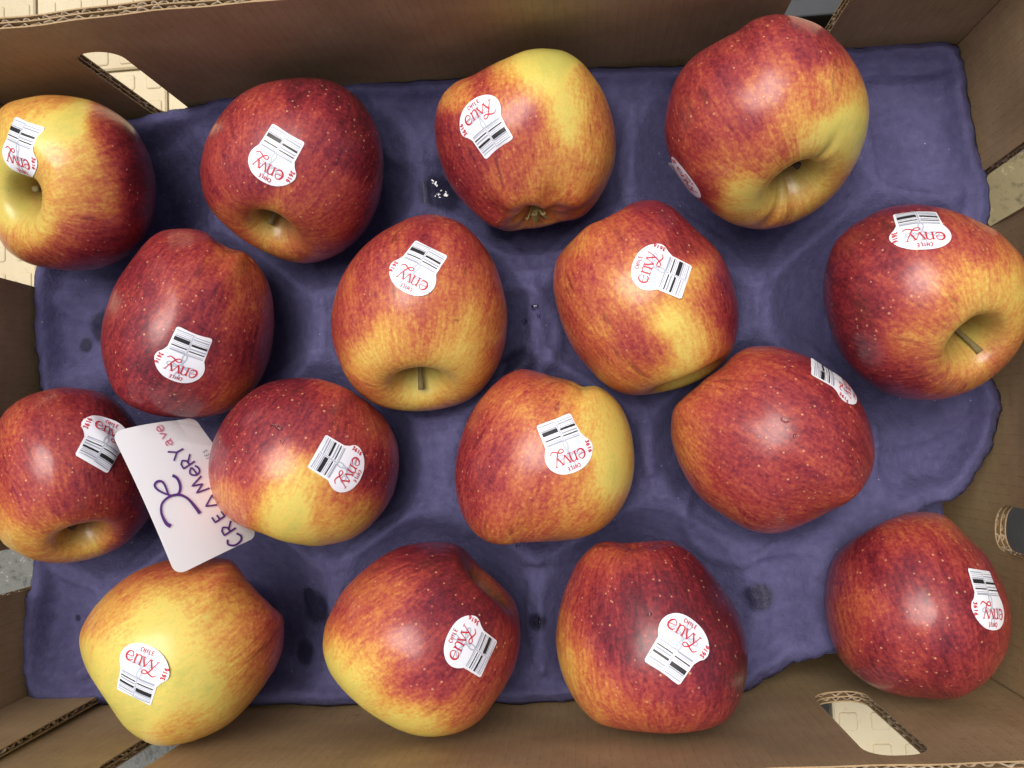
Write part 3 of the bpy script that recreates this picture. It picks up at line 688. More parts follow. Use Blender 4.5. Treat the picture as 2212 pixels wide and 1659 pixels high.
NU, NV = 168, 112
def build_apple(k, a):
    rng = np.random.RandomState(100 + k)
    reg = a['reg']
    c_px = zpx(reg, *a['c'])
    C = at(c_px[0], c_px[1], a['z'])
    W = CAM - C; dist = np.linalg.norm(W); W /= dist
    Ux = RM[:, 0] - W * np.dot(RM[:, 0], W); Ux /= np.linalg.norm(Ux)
    Vy = np.cross(W, Ux)
    out = np.array([zpx(reg, *map(float, p.split(','))) for p in a['out'].split()])
    out = catmull(out, 5)
    rel = out - np.array(c_px)
    th_t = np.arctan2(-rel[:, 1], rel[:, 0]); r_t = np.hypot(rel[:, 0], rel[:, 1])
    o = np.argsort(th_t); th_t, r_t = th_t[o], r_t[o]
    def target(th): return np.interp(th, np.concatenate([th_t - 2 * np.pi, th_t, th_t + 2 * np.pi]), np.tile(r_t, 3))
    Rw = r_t.mean() * dist / F                                 # radius in metres
    # body of revolution with a stem hollow and a blossom end
    t = np.linspace(0.0005, np.pi - 0.0005, NV)
    # more rings near both poles
    t = t - 0.18 * np.sin(2 * t)
    t = np.clip(t, 0.0005, np.pi - 0.0005)
    ph = np.linspace(0, 2 * np.pi, NU, endpoint=False)
    T, PH = np.meshgrid(t, ph, indexing='ij')
    zz = np.cos(T) * 0.93
    rr = np.sin(T) ** 0.93 * (1.0 + 0.07 * np.cos(T) - 0.03 * np.cos(2 * T))
    kind, lx, ly, lz = a['pole']
    d0, w0 = a['dip']
    if kind == 'S':
        ds, ws, dc, wc = d0, w0, 0.20, 0.26
    else:
        ds, ws, dc, wc = 0.36, 0.28, d0, w0
    up = (T < np.pi / 2)
    lob = a.get('lobes', 0.02)
    p0 = rng.uniform(0, 6.28)
    five = np.cos(5 * PH + p0)
    rr = rr * (1 + lob * five * np.clip((np.pi / 2 - T) * -0.6, 0, 1) + 0.012 * np.cos(2 * PH + rng.uniform(0, 6)) + 0.012 * np.cos(3 * PH + rng.uniform(0, 6)))
    zz = np.where(up, zz - ds * a.get('broad', 0.5) * np.exp(-(rr / (ws * 1.25)) ** 2) - ds * 1.05 * np.exp(-(rr / (ws * 0.62)) ** 2.2), zz + dc * np.exp(-(rr / (wc * (1 + 0.22 * five))) ** 1.9) - lob * 1.2 * five * np.exp(-((rr - 0.42) / 0.2) ** 2))
    hw = 0.5 + 0.5 * np.cos(T)
    zz = zz + (hw * 0.03 * np.cos(PH + rng.uniform(0, 6)) + (1 - hw) * 0.04 * np.cos(PH + rng.uniform(0, 6))) * np.sin(T)
    if a.get('folds'):
        fold = np.exp(-((np.angle(np.exp(1j * (PH - 1.0)))) / 0.16) ** 2) + 0.6 * np.exp(-((np.angle(np.exp(1j * (PH - 1.45)))) / 0.10) ** 2) + .5 * np.exp(-((np.angle(np.exp(1j * (PH - 3.9)))) / 0.12) ** 2)
        zz = zz - np.where(up, 0.048 * fold * np.exp(-((rr - 0.40) / 0.20) ** 2), 0)
    xx, yy = rr * np.cos(PH), rr * np.sin(PH)
    # axis frame inside (Ux, Vy, W)
    ax = np.array([lx, -ly, lz]); ax /= np.linalg.norm(ax)
    if kind == 'C': ax = -ax
    e1 = np.cross(ax, [0.13, 0.21, 0.97]); e1 /= np.linalg.norm(e1); e2 = np.cross(ax, e1)
    P = (xx[..., None] * e1 + yy[..., None] * e2 + zz[..., None] * ax) * Rw
    P = P.reshape(-1, 3)
    # outline fit: widen or narrow each radial slice of the fruit until its real profile is the traced one
    B = np.stack([Ux, Vy, W], 1)
    nb = 120
    for it in range(5):
        X = P @ B.T + C
        px = project(X) - np.array(c_px)
        th = np.arctan2(-px[:, 1], px[:, 0]); r = np.hypot(px[:, 0], px[:, 1])
        bi = ((th + np.pi) / (2 * np.pi) * nb).astype(int) % nb
        cur = np.zeros(nb); np.maximum.at(cur, bi, r)
        cen = (np.arange(nb) + 0.5) / nb * 2 * np.pi - np.pi
        ratio = target(cen) / np.maximum(cur, 1e-6)
        ratio = (np.roll(ratio, 1) + 2 * ratio + np.roll(ratio, -1)) / 4
        s = np.interp(th, np.concatenate([cen - 2 * np.pi, cen, cen + 2 * np.pi]), np.tile(ratio, 3))
        rn = r / np.maximum(target(th), 1e-6)
        wgt = np.clip(rn / 0.35, 0, 1) ** 1.0
        s = 1 + (s - 1) * wgt
        P[:, 0] *= s; P[:, 1] *= s
    X = P @ B.T                                                 # relative to centre, world axes
    # faces
    idx = np.arange(NV * NU).reshape(NV, NU)
    a0 = idx[:-1]; b0 = idx[1:]
    q = np.stack([a0, b0, np.roll(b0, -1, 1), np.roll(a0, -1, 1)], -1).reshape(-1, 4)
    faces = [tuple(map(int, f)) for f in q] + [tuple(map(int, idx[0])), tuple(map(int, idx[-1][::-1]))]
    me = mesh_from('skin', X, faces)
    # blush field from the samples (colour of the skin itself)
    smp = np.array([tuple(map(float, p.split(','))) for p in a['bl'].split()])
    sp = np.array([zpx(reg, x, y) for x, y, _ in smp]); sv = smp[:, 2] / 100.0
    pr = project(X + C)
    D2 = ((pr[:, None, :] - sp[None]) ** 2).sum(-1)
    sg = 24.0 * reg[2] / 800.0
    Wt = np.exp(-D2 / (2 * sg * sg)) + 0.02 / (1 + D2 / (40.0 ** 2)) ** 2
    blush = (Wt * sv).sum(1) / Wt.sum(1) + a.get('shift', 0.0)
    at1 = me.attributes.new('blush', 'FLOAT', 'POINT'); at1.data.foreach_set('value', blush.astype(np.float32))
    sx = np.stack([np.cos(PH), np.sin(PH), T * 0.27], -1).reshape(-1, 3) * np.array([1.0, 1.0, 1.0])
    # unit circle x height: streaks run from pole to pole
    at2 = me.attributes.new('streak', 'FLOAT_VECTOR', 'POINT'); at2.data.foreach_set('vector', sx.astype(np.float32).ravel())
    cav = np.where(up, np.exp(-(rr / (ws * 0.95)) ** 2), 0).reshape(-1)
    at3 = me.attributes.new('cavity', 'FLOAT', 'POINT'); at3.data.foreach_set('value', cav.astype(np.float32))
    root = empty('apple', tuple(C))
    tag(root, a['label'], 'apple', 'apples in the box')
    me.validate()
    skin = link('skin', me, M['apple'], root)
    bvh = BVHTree.FromPolygons([Vector(v) for v in (X + C)], [f for f in faces if len(f) == 4])
    info = dict(root=root, C=C, X=X + C, bvh=bvh, R=Rw, zmin=float((X + C)[:, 2].min()))
    axw = B @ ax
    poleP = X[idx[0]].mean(0); poleC = X[idx[-1]].mean(0)
    if 'stem' in a:
        ln, km = a['stem']
        build_stem(root, poleP, axw, ln * Rw, km, rng)
    if a.get('calyx'):
        build_calyx(root, poleC, -axw, Rw, rng)
    return info

def tube(path, rad, seg=10):
    V, Fc = [], []
    path = np.array(path)
    for i, p in enumerate(path):
        d = path[min(i + 1, len(path) - 1)] - path[max(i - 1, 0)]; d /= np.linalg.norm(d)
        e = np.cross(d, [0.3, 0.9, 0.2]); e /= np.linalg.norm(e); g = np.cross(d, e)
        for k in range(seg):
            an = 2 * np.pi * k / seg
            V.append(p + rad[i] * (1 + 0.08 * math.sin(3 * an + i)) * (e * math.cos(an) + g * math.sin(an)))
    for i in range(len(path) - 1):
        for k in range(seg):
            j = (k + 1) % seg
            Fc.append((i * seg + k, i * seg + j, (i + 1) * seg + j, (i + 1) * seg + k))
    Fc.append(tuple(range(seg))[::-1]); n = (len(path) - 1) * seg
    Fc.append(tuple(n + k for k in range(seg)))
    return V, Fc

def build_stem(root, p, ax, ln, km, rng):
    side = np.cross(ax, rng.normal(size=3)); side /= np.linalg.norm(side)
    pts, rad = [], []
    for i in range(9):
        s = i / 8
        pts.append(p - ax * 0.002 + ax * (ln + 0.002) * s + side * ln * 0.34 * s * s)
        rad.append(0.00120 - 0.0004 * math.sin(s * math.pi) + (0.0004 * max(0, s - 0.75) * 4) + rng.uniform(-.00012, .00012))
    V, Fc = tube(pts, rad)
    link('stem', mesh_from('stem', V, Fc), M['stem' if km == 'stem' else 'stemdark'], root)

def build_calyx(root, p, ax, R, rng):
    e = np.cross(ax, [0.2, 0.1, 0.9]); e /= np.linalg.norm(e); g = np.cross(ax, e)
    V, Fc = [], []
    for k in range(5):
        an = k * 2 * np.pi / 5 + 0.3
        d = e * math.cos(an) + g * math.sin(an); s = np.cross(ax, d)
        n0 = len(V)
        L = R * 0.10 * rng.uniform(0.8, 1.2)
        for i, (l, w, h) in enumerate(((0.0, .035, 0.0), (.4, .05, .09), (.75, .03, .16), (1.0, .004, .13))):
            for sg in (-1, 1):
                V.append(p + ax * 0.0004 + d * (0.02 * R + L * l) + s * sg * w * R + ax * h * R)
            for sg in (-1, 1):
                V.append(p - ax * 0.0004 + d * (0.02 * R + L * l) + s * sg * w * R + ax * h * R)
        for i in range(3):
            b = n0 + 4 * i
            Fc += [(b, b + 1, b + 5, b + 4), (b + 2, b + 6, b + 7, b + 3), (b, b + 4, b + 6, b + 2), (b + 1, b + 3, b + 7, b + 5)]
    link('calyx', mesh_from('calyx', V, Fc), M['calyx'], root)

APPLES = [build_apple(k, a) for k, a in enumerate(AP)]
# ------------------------------------------------------------------ flat print made of strokes

def ribbon(pts, w, step=0.0006):
    """stroke -> 2-D quads; pts in metres, w = width or (start, end)"""
    P = [np.array(pts[0], float)]
    for a, b in zip(pts[:-1], pts[1:]):
        a, b = np.array(a, float), np.array(b, float)
        n = max(1, int(math.ceil(np.linalg.norm(b - a) / step)))
        for k in range(1, n + 1): P.append(a + (b - a) * k / n)
    P = np.array(P)
    T = np.gradient(P, axis=0); T /= np.linalg.norm(T, axis=1)[:, None] + 1e-12
    N = np.stack([-T[:, 1], T[:, 0]], 1)
    W = np.full(len(P), w / 2) if np.isscalar(w) else np.interp(np.linspace(0, 1, len(P)), np.linspace(0, 1, len(w)), w) / 2
    V = np.concatenate([P + N * W[:, None], P - N * W[:, None]])
    n = len(P)
    Fc = [(k, k + 1, n + k + 1, n + k) for k in range(n - 1)]
    return V, Fc

class Print2D:
    def __init__(self): self.V = []; self.F = []
    def add(self, V, Fc):
        n = len(self.V)
        self.V += [tuple(v) for v in V]; self.F += [tuple(i + n for i in f) for f in Fc]
    def stroke(self, pts, w, smooth=0, closed=False):
        if smooth: pts = catmull(pts, smooth, closed)
        if closed: pts = list(pts) + [pts[0]]
        self.add(*ribbon([tuple(p) for p in pts], w))
    def bar(self, u0, u1, v, h):
        self.add(*ribbon([(u0, v), (u1, v)], h))

# simple stroke alphabet in a 1 x 1 cell
GL = {
 'C': [[(.85, .85), (.5, 1.0), (.15, .75), (.08, .45), (.2, .12), (.5, 0), (.88, .15)]],
 'H': [[(.12, 0), (.12, 1)], [(.88, 0), (.88, 1)], [(.12, .5), (.88, .5)]],
 'I': [[(.5, 0), (.5, 1)]],
 'L': [[(.2, 1), (.2, 0), (.85, 0)]],
 'E': [[(.85, 1), (.15, 1), (.15, 0), (.85, 0)], [(.15, .52), (.75, .52)]],
 'R': [[(.12, 0), (.12, 1), (.6, .98), (.85, .76), (.6, .5), (.14, .47)], [(.4, .48), (.95, 0)]],
 'A': [[(.0, 0), (.5, 1), (1.0, 0), (.02, .0)]],
 'M': [[(.0, 0), (.22, 1), (.5, .25), (.78, 1), (1.0, 0)]],
 'Y': [[(.05, 1), (.5, .5), (.95, 1)], [(.5, .5), (.45, 0)]],
 'S': [[(.85, .85), (.5, 1), (.18, .8), (.45, .55), (.82, .3), (.55, 0), (.12, .15)]],
 'e': [[(.12, .42), (.88, .48), (.7, .82), (.4, .86), (.12, .5), (.2, .12), (.55, 0), (.9, .15)]],
 'a': [[(.2, .72), (.5, .85), (.78, .66), (.78, .1), (.95, .0)], [(.78, .5), (.35, .45), (.15, .22), (.4, .0), (.78, .18)]],
 'v': [[(.08, .8), (.48, 0), (.9, .8)]],
 '.': [[(.3, .02), (.42, .12)]],
 '3': [[(.1, .85), (.5, 1), (.82, .78), (.45, .54), (.85, .28), (.5, 0), (.1, .14)]],
 '6': [[(.78, .95), (.3, .7), (.12, .3), (.45, 0), (.85, .25), (.5, .55), (.16, .32)]],
 '1': [[(.25, .8), (.55, 1), (.55, 0)]],
}
CURVED = set('CSea36')

def text2d(pr, s, o, dx, up, h, w, adv=0.8, asp=0.62):
    """o = start, dx = reading direction, up = letter up (unit 2-D vectors), h = letter height"""
    o, dx, up = np.array(o, float), np.array(dx, float), np.array(up, float)
    for ch in s:
        for st in GL.get(ch, []):
            pts = [o + dx * (p[0] * asp * h) + up * (p[1] * h) for p in st]
            pr.stroke(pts, w, 4 if ch in CURVED else 0)
        o = o + dx * h * adv

MM = 0.00094
OUT_Y = [(-8.2, 0.7), (-7.6, 0.0), (7.6, 0.0), (8.2, 0.7), (8.5, 9.6), (9.7, 11.9), (11.3, 13.9), (11.6, 16.4), (10.1, 19.4),
         (7.6, 21.9), (3.9, 23.7), (-1.5, 24.2), (-6.2, 23.0), (-9.3, 20.2), (-10.5, 16.8), (-10.0, 13.6), (-8.5, 10.8)]
def sticker_outline(var):
    pts = OUT_Y if var == 'Y' else [(-x, y) for x, y in OUT_Y][::-1]
    # keep the square corners of the bar code part, round off the rest
    n = len(pts)
    k = 4 if var == 'Y' else 0
    sharp = [p for p in pts if p[1] < 1.0]
    rest = [p for p in pts if p[1] >= 1.0]
    if var == 'Y':
        curve = catmull(rest, 5, False); return [tuple(p) for p in sharp] + [tuple(p) for p in curve]
    # mirrored list starts somewhere along the ring: rotate so that the four corners come first
    i0 = next(i for i in range(n) if pts[i][1] < 1.0 and pts[i - 1][1] >= 1.0)
    pts = pts[i0:] + pts[:i0]
    return [tuple(p) for p in pts[:4]] + [tuple(p) for p in catmull(pts[4:], 5, False)]

def sticker_prints(var, rng):
    em = Print2D()                                    # pale interlaced knot
    th = np.linspace(0, 2 * np.pi, 120)
    kn = [((3.6 * math.cos(a) + 2.5 * math.cos(3 * a)) * MM, (16.6 + 3.6 * math.sin(a) - 2.5 * math.sin(3 * a)) * MM) for a in th]
    em.stroke(kn, 0.62 * MM)
    em.stroke([(p[0] * 0.55, 16.6 * MM + (p[1] - 16.6 * MM) * 0.55) for p in kn], 0.35 * MM)
    le = Print2D()
    sh = 0.0 if var == 'Y' else 1.1
    S = lambda pts, w, sm=0: le.stroke([((x * 0.95 + sh) * MM, y * MM) for x, y in pts], [v * MM * 0.74 for v in w] if isinstance(w, (list, tuple)) else w * MM * 0.74, sm)
    # e n v y
    S([(-8.1, 17.7), (-4.9, 18.2)], .42)
    S([(-4.95, 18.2), (-5.4, 19.5), (-6.5, 19.9), (-7.7, 19.1), (-8.2, 17.7), (-7.7, 16.4), (-6.6, 15.9), (-5.5, 16.2), (-4.8, 16.9)], [.4, .5, .95, 1.0, .8, .4], 5)
    S([(-3.7, 16.0), (-3.7, 19.6)], .85); S([(-4.4, 19.6), (-3.4, 19.75)], .4); S([(-4.4, 15.95), (-2.9, 15.95)], .38)
    S([(-3.6, 18.7), (-2.8, 19.7), (-1.7, 19.7), (-1.2, 18.8), (-1.2, 16.0)], [.4, .6, .85, .85], 4); S([(-1.9, 15.95), (-.5, 15.95)], .38)
    S([(-.4, 19.6), (1.2, 16.0)], .85); S([(1.2, 16.0), (2.7, 19.6)], .42); S([(-.9, 19.7), (.5, 19.7)], .36)
    S([(3.0, 19.6), (4.5, 16.4)], .85); S([(2.5, 19.7), (3.9, 19.7)], .36); S([(5.5, 19.7), (6.9, 19.7)], .36)
    S([(6.2, 19.6), (4.6, 16.2), (3.4, 14.2), (2.0, 13.2), (.9, 13.6), (1.2, 14.7), (2.6, 14.7), (4.4, 13.7), (6.0, 13.3), (7.4, 14.4)], [.42, .5, .75, .6, .55, .6, .8, .7, .35], 5)
    text2d(le, 'CHILE', (-2.9 * MM, 21.3 * MM), (1, 0.02), (-0.02, 1), 1.55 * MM, 0.32 * MM, 0.78)
    u0 = 10.5 if var == 'Y' else -8.9
    text2d(le, '3616', (u0 * MM, 13.4 * MM), (0.05, 1.0), (-1.0, 0.05), 1.75 * MM, 0.42 * MM, 0.80)
    bk, gy = Print2D(), Print2D()
    B = lambda pr, a, b, v, h: pr.bar(a * MM, b * MM, v * MM, h * MM)
    L, R = (-7.5, -.55), (.55, 7.5)
    for v, h in ((8.45, .50), (5.5, .95)): B(bk, *L, v, h)
    for v, h in ((8.1, .52), (5.05, 1.75)): B(bk, *R, v, h)
    for v, h in ((10.4, .45), (9.7, .22), (7.2, .6), (4.55, .22), (3.75, .22), (2.85, .55), (1.75, .3)): B(gy, *L, v, h)
    for v, h in ((10.2, .8), (9.3, .25), (7.3, .22), (6.5, .22), (3.7, .5), (2.9, .22), (2.1, .22), (1.3, .4)): B(gy, *R, v, h)
    v = 1.2
    while v < 10.4:
        gy.bar(-.38 * MM, .1 * MM, v * MM, .3 * MM); gy.bar(-.05 * MM, .4 * MM, (v + .38) * MM, .3 * MM); v += .8
    return em, le, bk, gy

def sticker(info, a, k):
    rng = np.random.RandomState(500 + k)
    mx, my, ux, uy, var = a['st']
    px = zpx(a['reg'], mx, my)
    d = ray(*px)
    hit, nor, fi, ds = info['bvh'].ray_cast(Vector(CAM), Vector(d))
    if hit is None:
        hit, nor, fi, ds = info['bvh'].find_nearest(Vector(info['C']))
    H = np.array(hit); n = np.array(nor)
    # average the facing over the sticker's area
    acc = n.copy()
    t1 = np.cross(n, [0.3, 0.5, 0.8]); t1 /= np.linalg.norm(t1); t2 = np.cross(n, t1)
    for an in np.linspace(0, 2 * np.pi, 10):
        q, nn, _, _ = info['bvh'].find_nearest(Vector(H + 0.008 * (t1 * math.cos(an) + t2 * math.sin(an))))
        acc += np.array(nn)
    n = acc / np.linalg.norm(acc)
    if np.dot(n, CAM - H) < 0: n = -n
    # image direction of "up" laid into the tangent plane
    q2 = ray(px[0] + ux * 0.02, px[1] + uy * 0.02)
    s = np.dot(H - CAM, n) / np.dot(q2, n)
    up = (CAM + q2 * s) - H
    up -= n * np.dot(up, n); up /= np.linalg.norm(up)
    right = np.cross(up, n)
    cr = a.get('crinkle', 0.00006)
    root = info['root']; C = info['C']
    f1, f2 = rng.uniform(250, 420, 2); p1, p2 = rng.uniform(0, 6, 2)
    la = rng.uniform(0, 6.28); lf = rng.uniform(0.2, 0.9) * 0.001 if k % 3 != 1 else 0.0
    cr = cr * rng.uniform(0.6, 2.6)
    def drape(P2, off):
        out = []
        for u, v in P2:
            base = H + right * u + up * (v - 0.0108)
            h, nn, _, dd = info['bvh'].ray_cast(Vector(base + n * 0.012), Vector(-n))
            if h is None or dd > 0.03:
                h, nn, _, _ = info['bvh'].find_nearest(Vector(base))
            h = np.array(h); nn = np.array(nn)
            if np.dot(nn, h - C) < 0: nn = -nn
            wob = cr * (1 + math.sin(u * f1 + p1 + v * 140) * math.cos(v * f2 * 0.6 + p2))
            e = max(0.0, (u * math.cos(la) + (v - 0.011) * math.sin(la)) / 0.011)
            out.append(h + nn * (off + wob + lf * min(e, 1.2) ** 4) - C)
        return out
    ol = [(x * MM, y * MM) for x, y in sticker_outline(var)]
    grid = []
    P = np.array(ol)
    def inside(x, y):
        c = False; j = len(P) - 1
        for i in range(len(P)):
            if (P[i, 1] > y) != (P[j, 1] > y) and x < (P[j, 0] - P[i, 0]) * (y - P[i, 1]) / (P[j, 1] - P[i, 1]) + P[i, 0]: c = not c
            j = i
        return c
    for x in np.arange(-12, 12.1, 1.1):
        for y in np.arange(0.6, 24.6, 1.1):
            if inside(x * MM, y * MM): grid.append((x * MM, y * MM))
    r = delaunay_2d_cdt([Vector(p) for p in ol + grid], [(i, (i + 1) % len(ol)) for i in range(len(ol))], [], 1, 1e-7)
    vs2, fs2 = r[0], r[2]
    me = mesh_from('sticker', drape([(v.x, v.y) for v in vs2], 0.00022), [tuple(f) for f in fs2])
    st = link('sticker', me, M['paper'], root)
    st['label'] = 'white paper fruit sticker with bar code'
    em, le, bk, gy = sticker_prints(var, rng)
    for nm, pr, mt, off in (('emblem', em, 'grey', 0.00032), ('lettering', le, 'red', 0.00042),
                            ('barcode', bk, 'black', 0.00042), ('fine_bars', gy, 'bar', 0.00038)):
        link(nm, mesh_from(nm, drape(pr.V, off), pr.F), M[mt], st)

for k, (inf, a) in enumerate(zip(APPLES, AP)):
    sticker(inf, a, k)

# ------------------------------------------------------------------ purple pulp tray
OUTL = [(95, 300), (200, 270), (327, 238), (393, 228), (483, 202), (600, 188), (740, 172), (850, 168), (960, 164), (1120, 150),
        (1275, 141), (1480, 131), (1650, 110), (1825, 94), (1908, 88), (2025, 80), (2068, 87), (2085, 110), (2098, 167), (2108, 250),
        (2131, 347), (2145, 393), (2145, 477), (2143, 600), (2135, 720), (2140, 800), (2168, 846), (2167, 903), (2145, 976), (2108, 1036),
        (2076, 1074), (2000, 1090), (1928, 1122), (1884, 1146), (1820, 1190), (1798, 1216), (1792, 1283), (1792, 1339), (1800, 1385),
        (1758, 1412), (1708, 1442), (1661, 1472), (1608, 1499), (1500, 1515), (1350, 1520), (1230, 1521), (1070, 1527), (900, 1528),
        (737, 1529), (500, 1529), (230, 1527), (167, 1531), (77, 1526), (53, 1506), (43, 1473), (36, 1406), (37, 1360), (47, 1292),
        (57, 1266), (62, 1212), (70, 1100), (80, 980), (80, 880), (78, 830), (70, 770), (63, 686), (67, 593), (76, 480), (82, 380)]
def poly_dist(P, poly):
    """distance to a closed polygon and inside mask, numpy"""
    A_, B_ = poly, np.roll(poly, -1, 0)
    d = np.full(len(P), 1e9); ins = np.zeros(len(P), bool); near = np.zeros_like(P)
    for a, b in zip(A_, B_):
        ab = b - a
        t = np.clip(((P - a) @ ab) / (ab @ ab + 1e-18), 0, 1)
        q = a + t[:, None] * ab
        dd = np.linalg.norm(P - q, axis=1)
        m = dd < d; d[m] = dd[m]; near[m] = q[m]
        c = ((a[1] > P[:, 1]) != (b[1] > P[:, 1]))
        with np.errstate(divide='ignore', invalid='ignore'):
            xi = (b[0] - a[0]) * (P[:, 1] - a[1]) / (b[1] - a[1]) + a[0]
        ins ^= c & (P[:, 0] < xi)
    return d, ins, near

def smin(a, b, k):
    h = np.clip(0.5 + 0.5 * (b - a) / k, 0, 1)
    return b * (1 - h) + a * h - k * h * (1 - h)

def vnoise(x, y, f, seed):
    r = np.random.RandomState(seed)
    o = np.zeros_like(x)
    for i in range(9):
        an = r.uniform(0, 6.28); ff = f * r.uniform(0.6, 1.6)
        o += np.sin((x * math.cos(an) + y * math.sin(an)) * ff + r.uniform(0, 6.28))
    return o / 9

def make_tray():
    rr = random.Random(3)
    poly = catmull(np.array([at(x, y)[:2] for x, y in OUTL]), 6)
    # keep clear of the walls
    step = 0.0016
    x0, x1, y0, y1 = poly[:, 0].min() - .004, poly[:, 0].max() + .004, poly[:, 1].min() - .004, poly[:, 1].max() + .004
    nx, ny = int((x1 - x0) / step), int((y1 - y0) / step)
    gx, gy = np.meshgrid(np.linspace(x0, x1, nx), np.linspace(y0, y1, ny), indexing='ij')
    P = np.stack([gx.ravel(), gy.ravel()], 1)
    # ragged pulp edge
    nrm = np.roll(poly, -1, 0) - np.roll(poly, 1, 0); nrm = np.stack([-nrm[:, 1], nrm[:, 0]], 1); nrm /= np.linalg.norm(nrm, axis=1)[:, None]
    s = np.arange(len(poly))
    polyr = poly + nrm * (0.0004 * np.sin(s * 1.7) + 0.0004 * np.sin(s * 0.83 + 1))[:, None]
    d, ins, near = poly_dist(P, polyr)
    x, y = P[:, 0], P[:, 1]
    h = 0.0014 * vnoise(x, y, 55, 1) + 0.0006 * vnoise(x, y, 140, 2)
    # low ribs across the tray between the rows
    for py, amp in ((560, .004), (905, .004), (1230, .003)):
        yl = at(1100, py)[1]
        h += -amp * np.exp(-((y - yl) / 0.009) ** 2) * (0.6 + 0.4 * np.sin(x * 38))
    # pressed steps of the mould
    for px0, px1, py, amp in ((760, 980, 925, .0022), (1370, 1470, 1030, .0022), (560, 720, 585, .0020), (1080, 1220, 555, .0020),
                              (1080, 1220, 1225, .002), (1860, 2100, 175, .003), (1610, 1760, 560, .0025), (600, 760, 1420, .002)):
        A0, B0 = at(px0, py), at(px1, py)
        w = 1 / (1 + np.exp(-(x - A0[0]) / .004)) * 1 / (1 + np.exp((x - B0[0]) / .004))
        h += amp * np.tanh((y - A0[1] - 0.03 * (x - A0[0])) / 0.0009) * w * np.exp(-((y - A0[1]) / 0.011) ** 2)
    # cups, wider than the fruit lying in them
    for inf in APPLES[:15]:
        c = inf['C']; Rc = inf['R'] * 1.20
        dd = np.hypot(x - c[0], y - c[1]) / Rc
        bowl = -0.027 + 0.030 * np.clip(dd, 0, 2) ** 2.4
        h = smin(h, bowl, 0.0028)
        h += 0.0014 * np.exp(-((dd - 1.05) / 0.030) ** 2)
    # the cup floor carries the fruit
    for inf in APPLES[:15]:
        c = inf['C']; dd = np.hypot(x - c[0], y - c[1])
        h = np.maximum(h, inf['zmin'] - 0.0006 - (np.maximum(dd - 0.006, 0) / 0.016) ** 2 * 0.03)
    for px, py, r, dep in ((150, 722, .030, .010), (105, 1345, .030, .010), (2000, 270, .034, .009), (2040, 985, .032, .010),
                           (1105, 720, .022, .006), (1580, 1120, .02, .004), (900, 250, .022, .005)):
        c = at(px, py); dd = np.hypot(x - c[0], y - c[1]) / r
        h -= dep * np.clip(1 - dd ** 2, 0, 1) ** 1.3
        h += 0.0022 * np.exp(-((dd - 1.08) / 0.12) ** 2)
    # pressed ridges
    for pts, amp, wd in (([(1440, 1058), (1520, 1075), (1590, 1125), (1650, 1168), (1740, 1172), (1840, 1118)], .0055, .0045),
                         ([(760, 1185), (840, 1140), (920, 1122), (1010, 1150)], .004, .004),
                         ([(95, 650), (170, 622), (240, 640)], .003, .004), ([(100, 800), (160, 830), (220, 812)], .003, .004),
                         ([(1950, 1052), (2050, 1050), (2112, 970), (2118, 890)], .0035, .004),
                         ([(1890, 215), (2000, 205), (2085, 225)], .004, .005), ([(1880, 420), (1960, 440), (2080, 430)], .003, .005),
                         ([(1610, 520), (1640, 620), (1690, 720), (1720, 800)], .004, .007), ([(1100, 560), (1140, 640), (1150, 760)], .003, .006),
                         ([(880, 250), (895, 420), (850, 520)], .0035, .007), ([(620, 640), (660, 760), (690, 800)], .003, .006),
                         ([(80, 1250), (110, 1230), (150, 1250)], .003, .004), ([(640, 1190), (650, 1330), (660, 1480)], .003, .006),
                         ([(1150, 1200), (1155, 1330), (1160, 1480)], .003, .006)):
        pl = catmull(np.array([at(a, b)[:2] for a, b in pts]), 6, False)
        dl = np.full(len(x), 1e9)
        for a, b in zip(pl[:-1], pl[1:]):
            ab = b - a; tt = np.clip(((P - a) @ ab) / (ab @ ab + 1e-18), 0, 1)
            dl = np.minimum(dl, np.linalg.norm(P - (a + tt[:, None] * ab), axis=1))
        h += 0.65 * amp * np.exp(-(dl / (wd * 1.25)) ** 2)
    # raised moulded rim, bent down at the very edge
    edge = np.clip(d / 0.016, 0, 1)
    e2 = edge * edge * (3 - 2 * edge)
    h = h * e2 + (1 - e2) * 0.0
    h += 0.0024 * np.exp(-((d - 0.0065) / 0.0022) ** 2) - 0.0028 * np.exp(-(d / 0.0024) ** 2) - 0.0018 * np.exp(-((d - 0.0125) / 0.003) ** 2)
    for inf in APPLES:                                      # never through the fruit
        c, zc, R = inf['C'], inf['C'][2], inf['C'][2] - inf['zmin']
        dd = np.hypot(x - c[0], y - c[1]); Rl = inf['R'] * 1.02
        sph = zc - R * np.sqrt(np.clip(1 - (dd / Rl) ** 2, 0, 1)) - 0.0008
        h = np.where(dd < Rl * 0.95, np.minimum(h, sph), h)
    # near the off-tray apple the tray is lifted
    c16 = APPLES[15]['C']
    r16 = np.hypot(x - c16[0], y - c16[1]); lift = np.exp(-(np.maximum(r16 - 0.040, 0) / 0.012) ** 2)
    h = h * (1 - lift) + (0.0085 - 0.002 * np.sin(x * 150)) * lift
    idx = np.arange(nx * ny).reshape(nx, ny)
    Fq = np.stack([idx[:-1, :-1], idx[1:, :-1], idx[1:, 1:], idx[:-1, 1:]], -1).reshape(-1, 4)
    keep = ins[Fq].all(1)
    Fq = Fq[keep]
    used = np.unique(Fq)
    # pull the border vertices out to the outline
    cnt = np.zeros(nx * ny, int); np.add.at(cnt, Fq.ravel(), 1)
    bd = used[(cnt[used] < 4)]
    P[bd] = near[bd]; h[bd] = h[bd] - 0.0012
    remap = -np.ones(nx * ny, int); remap[used] = np.arange(len(used))
    V = np.stack([P[used, 0], P[used, 1], h[used]], 1)
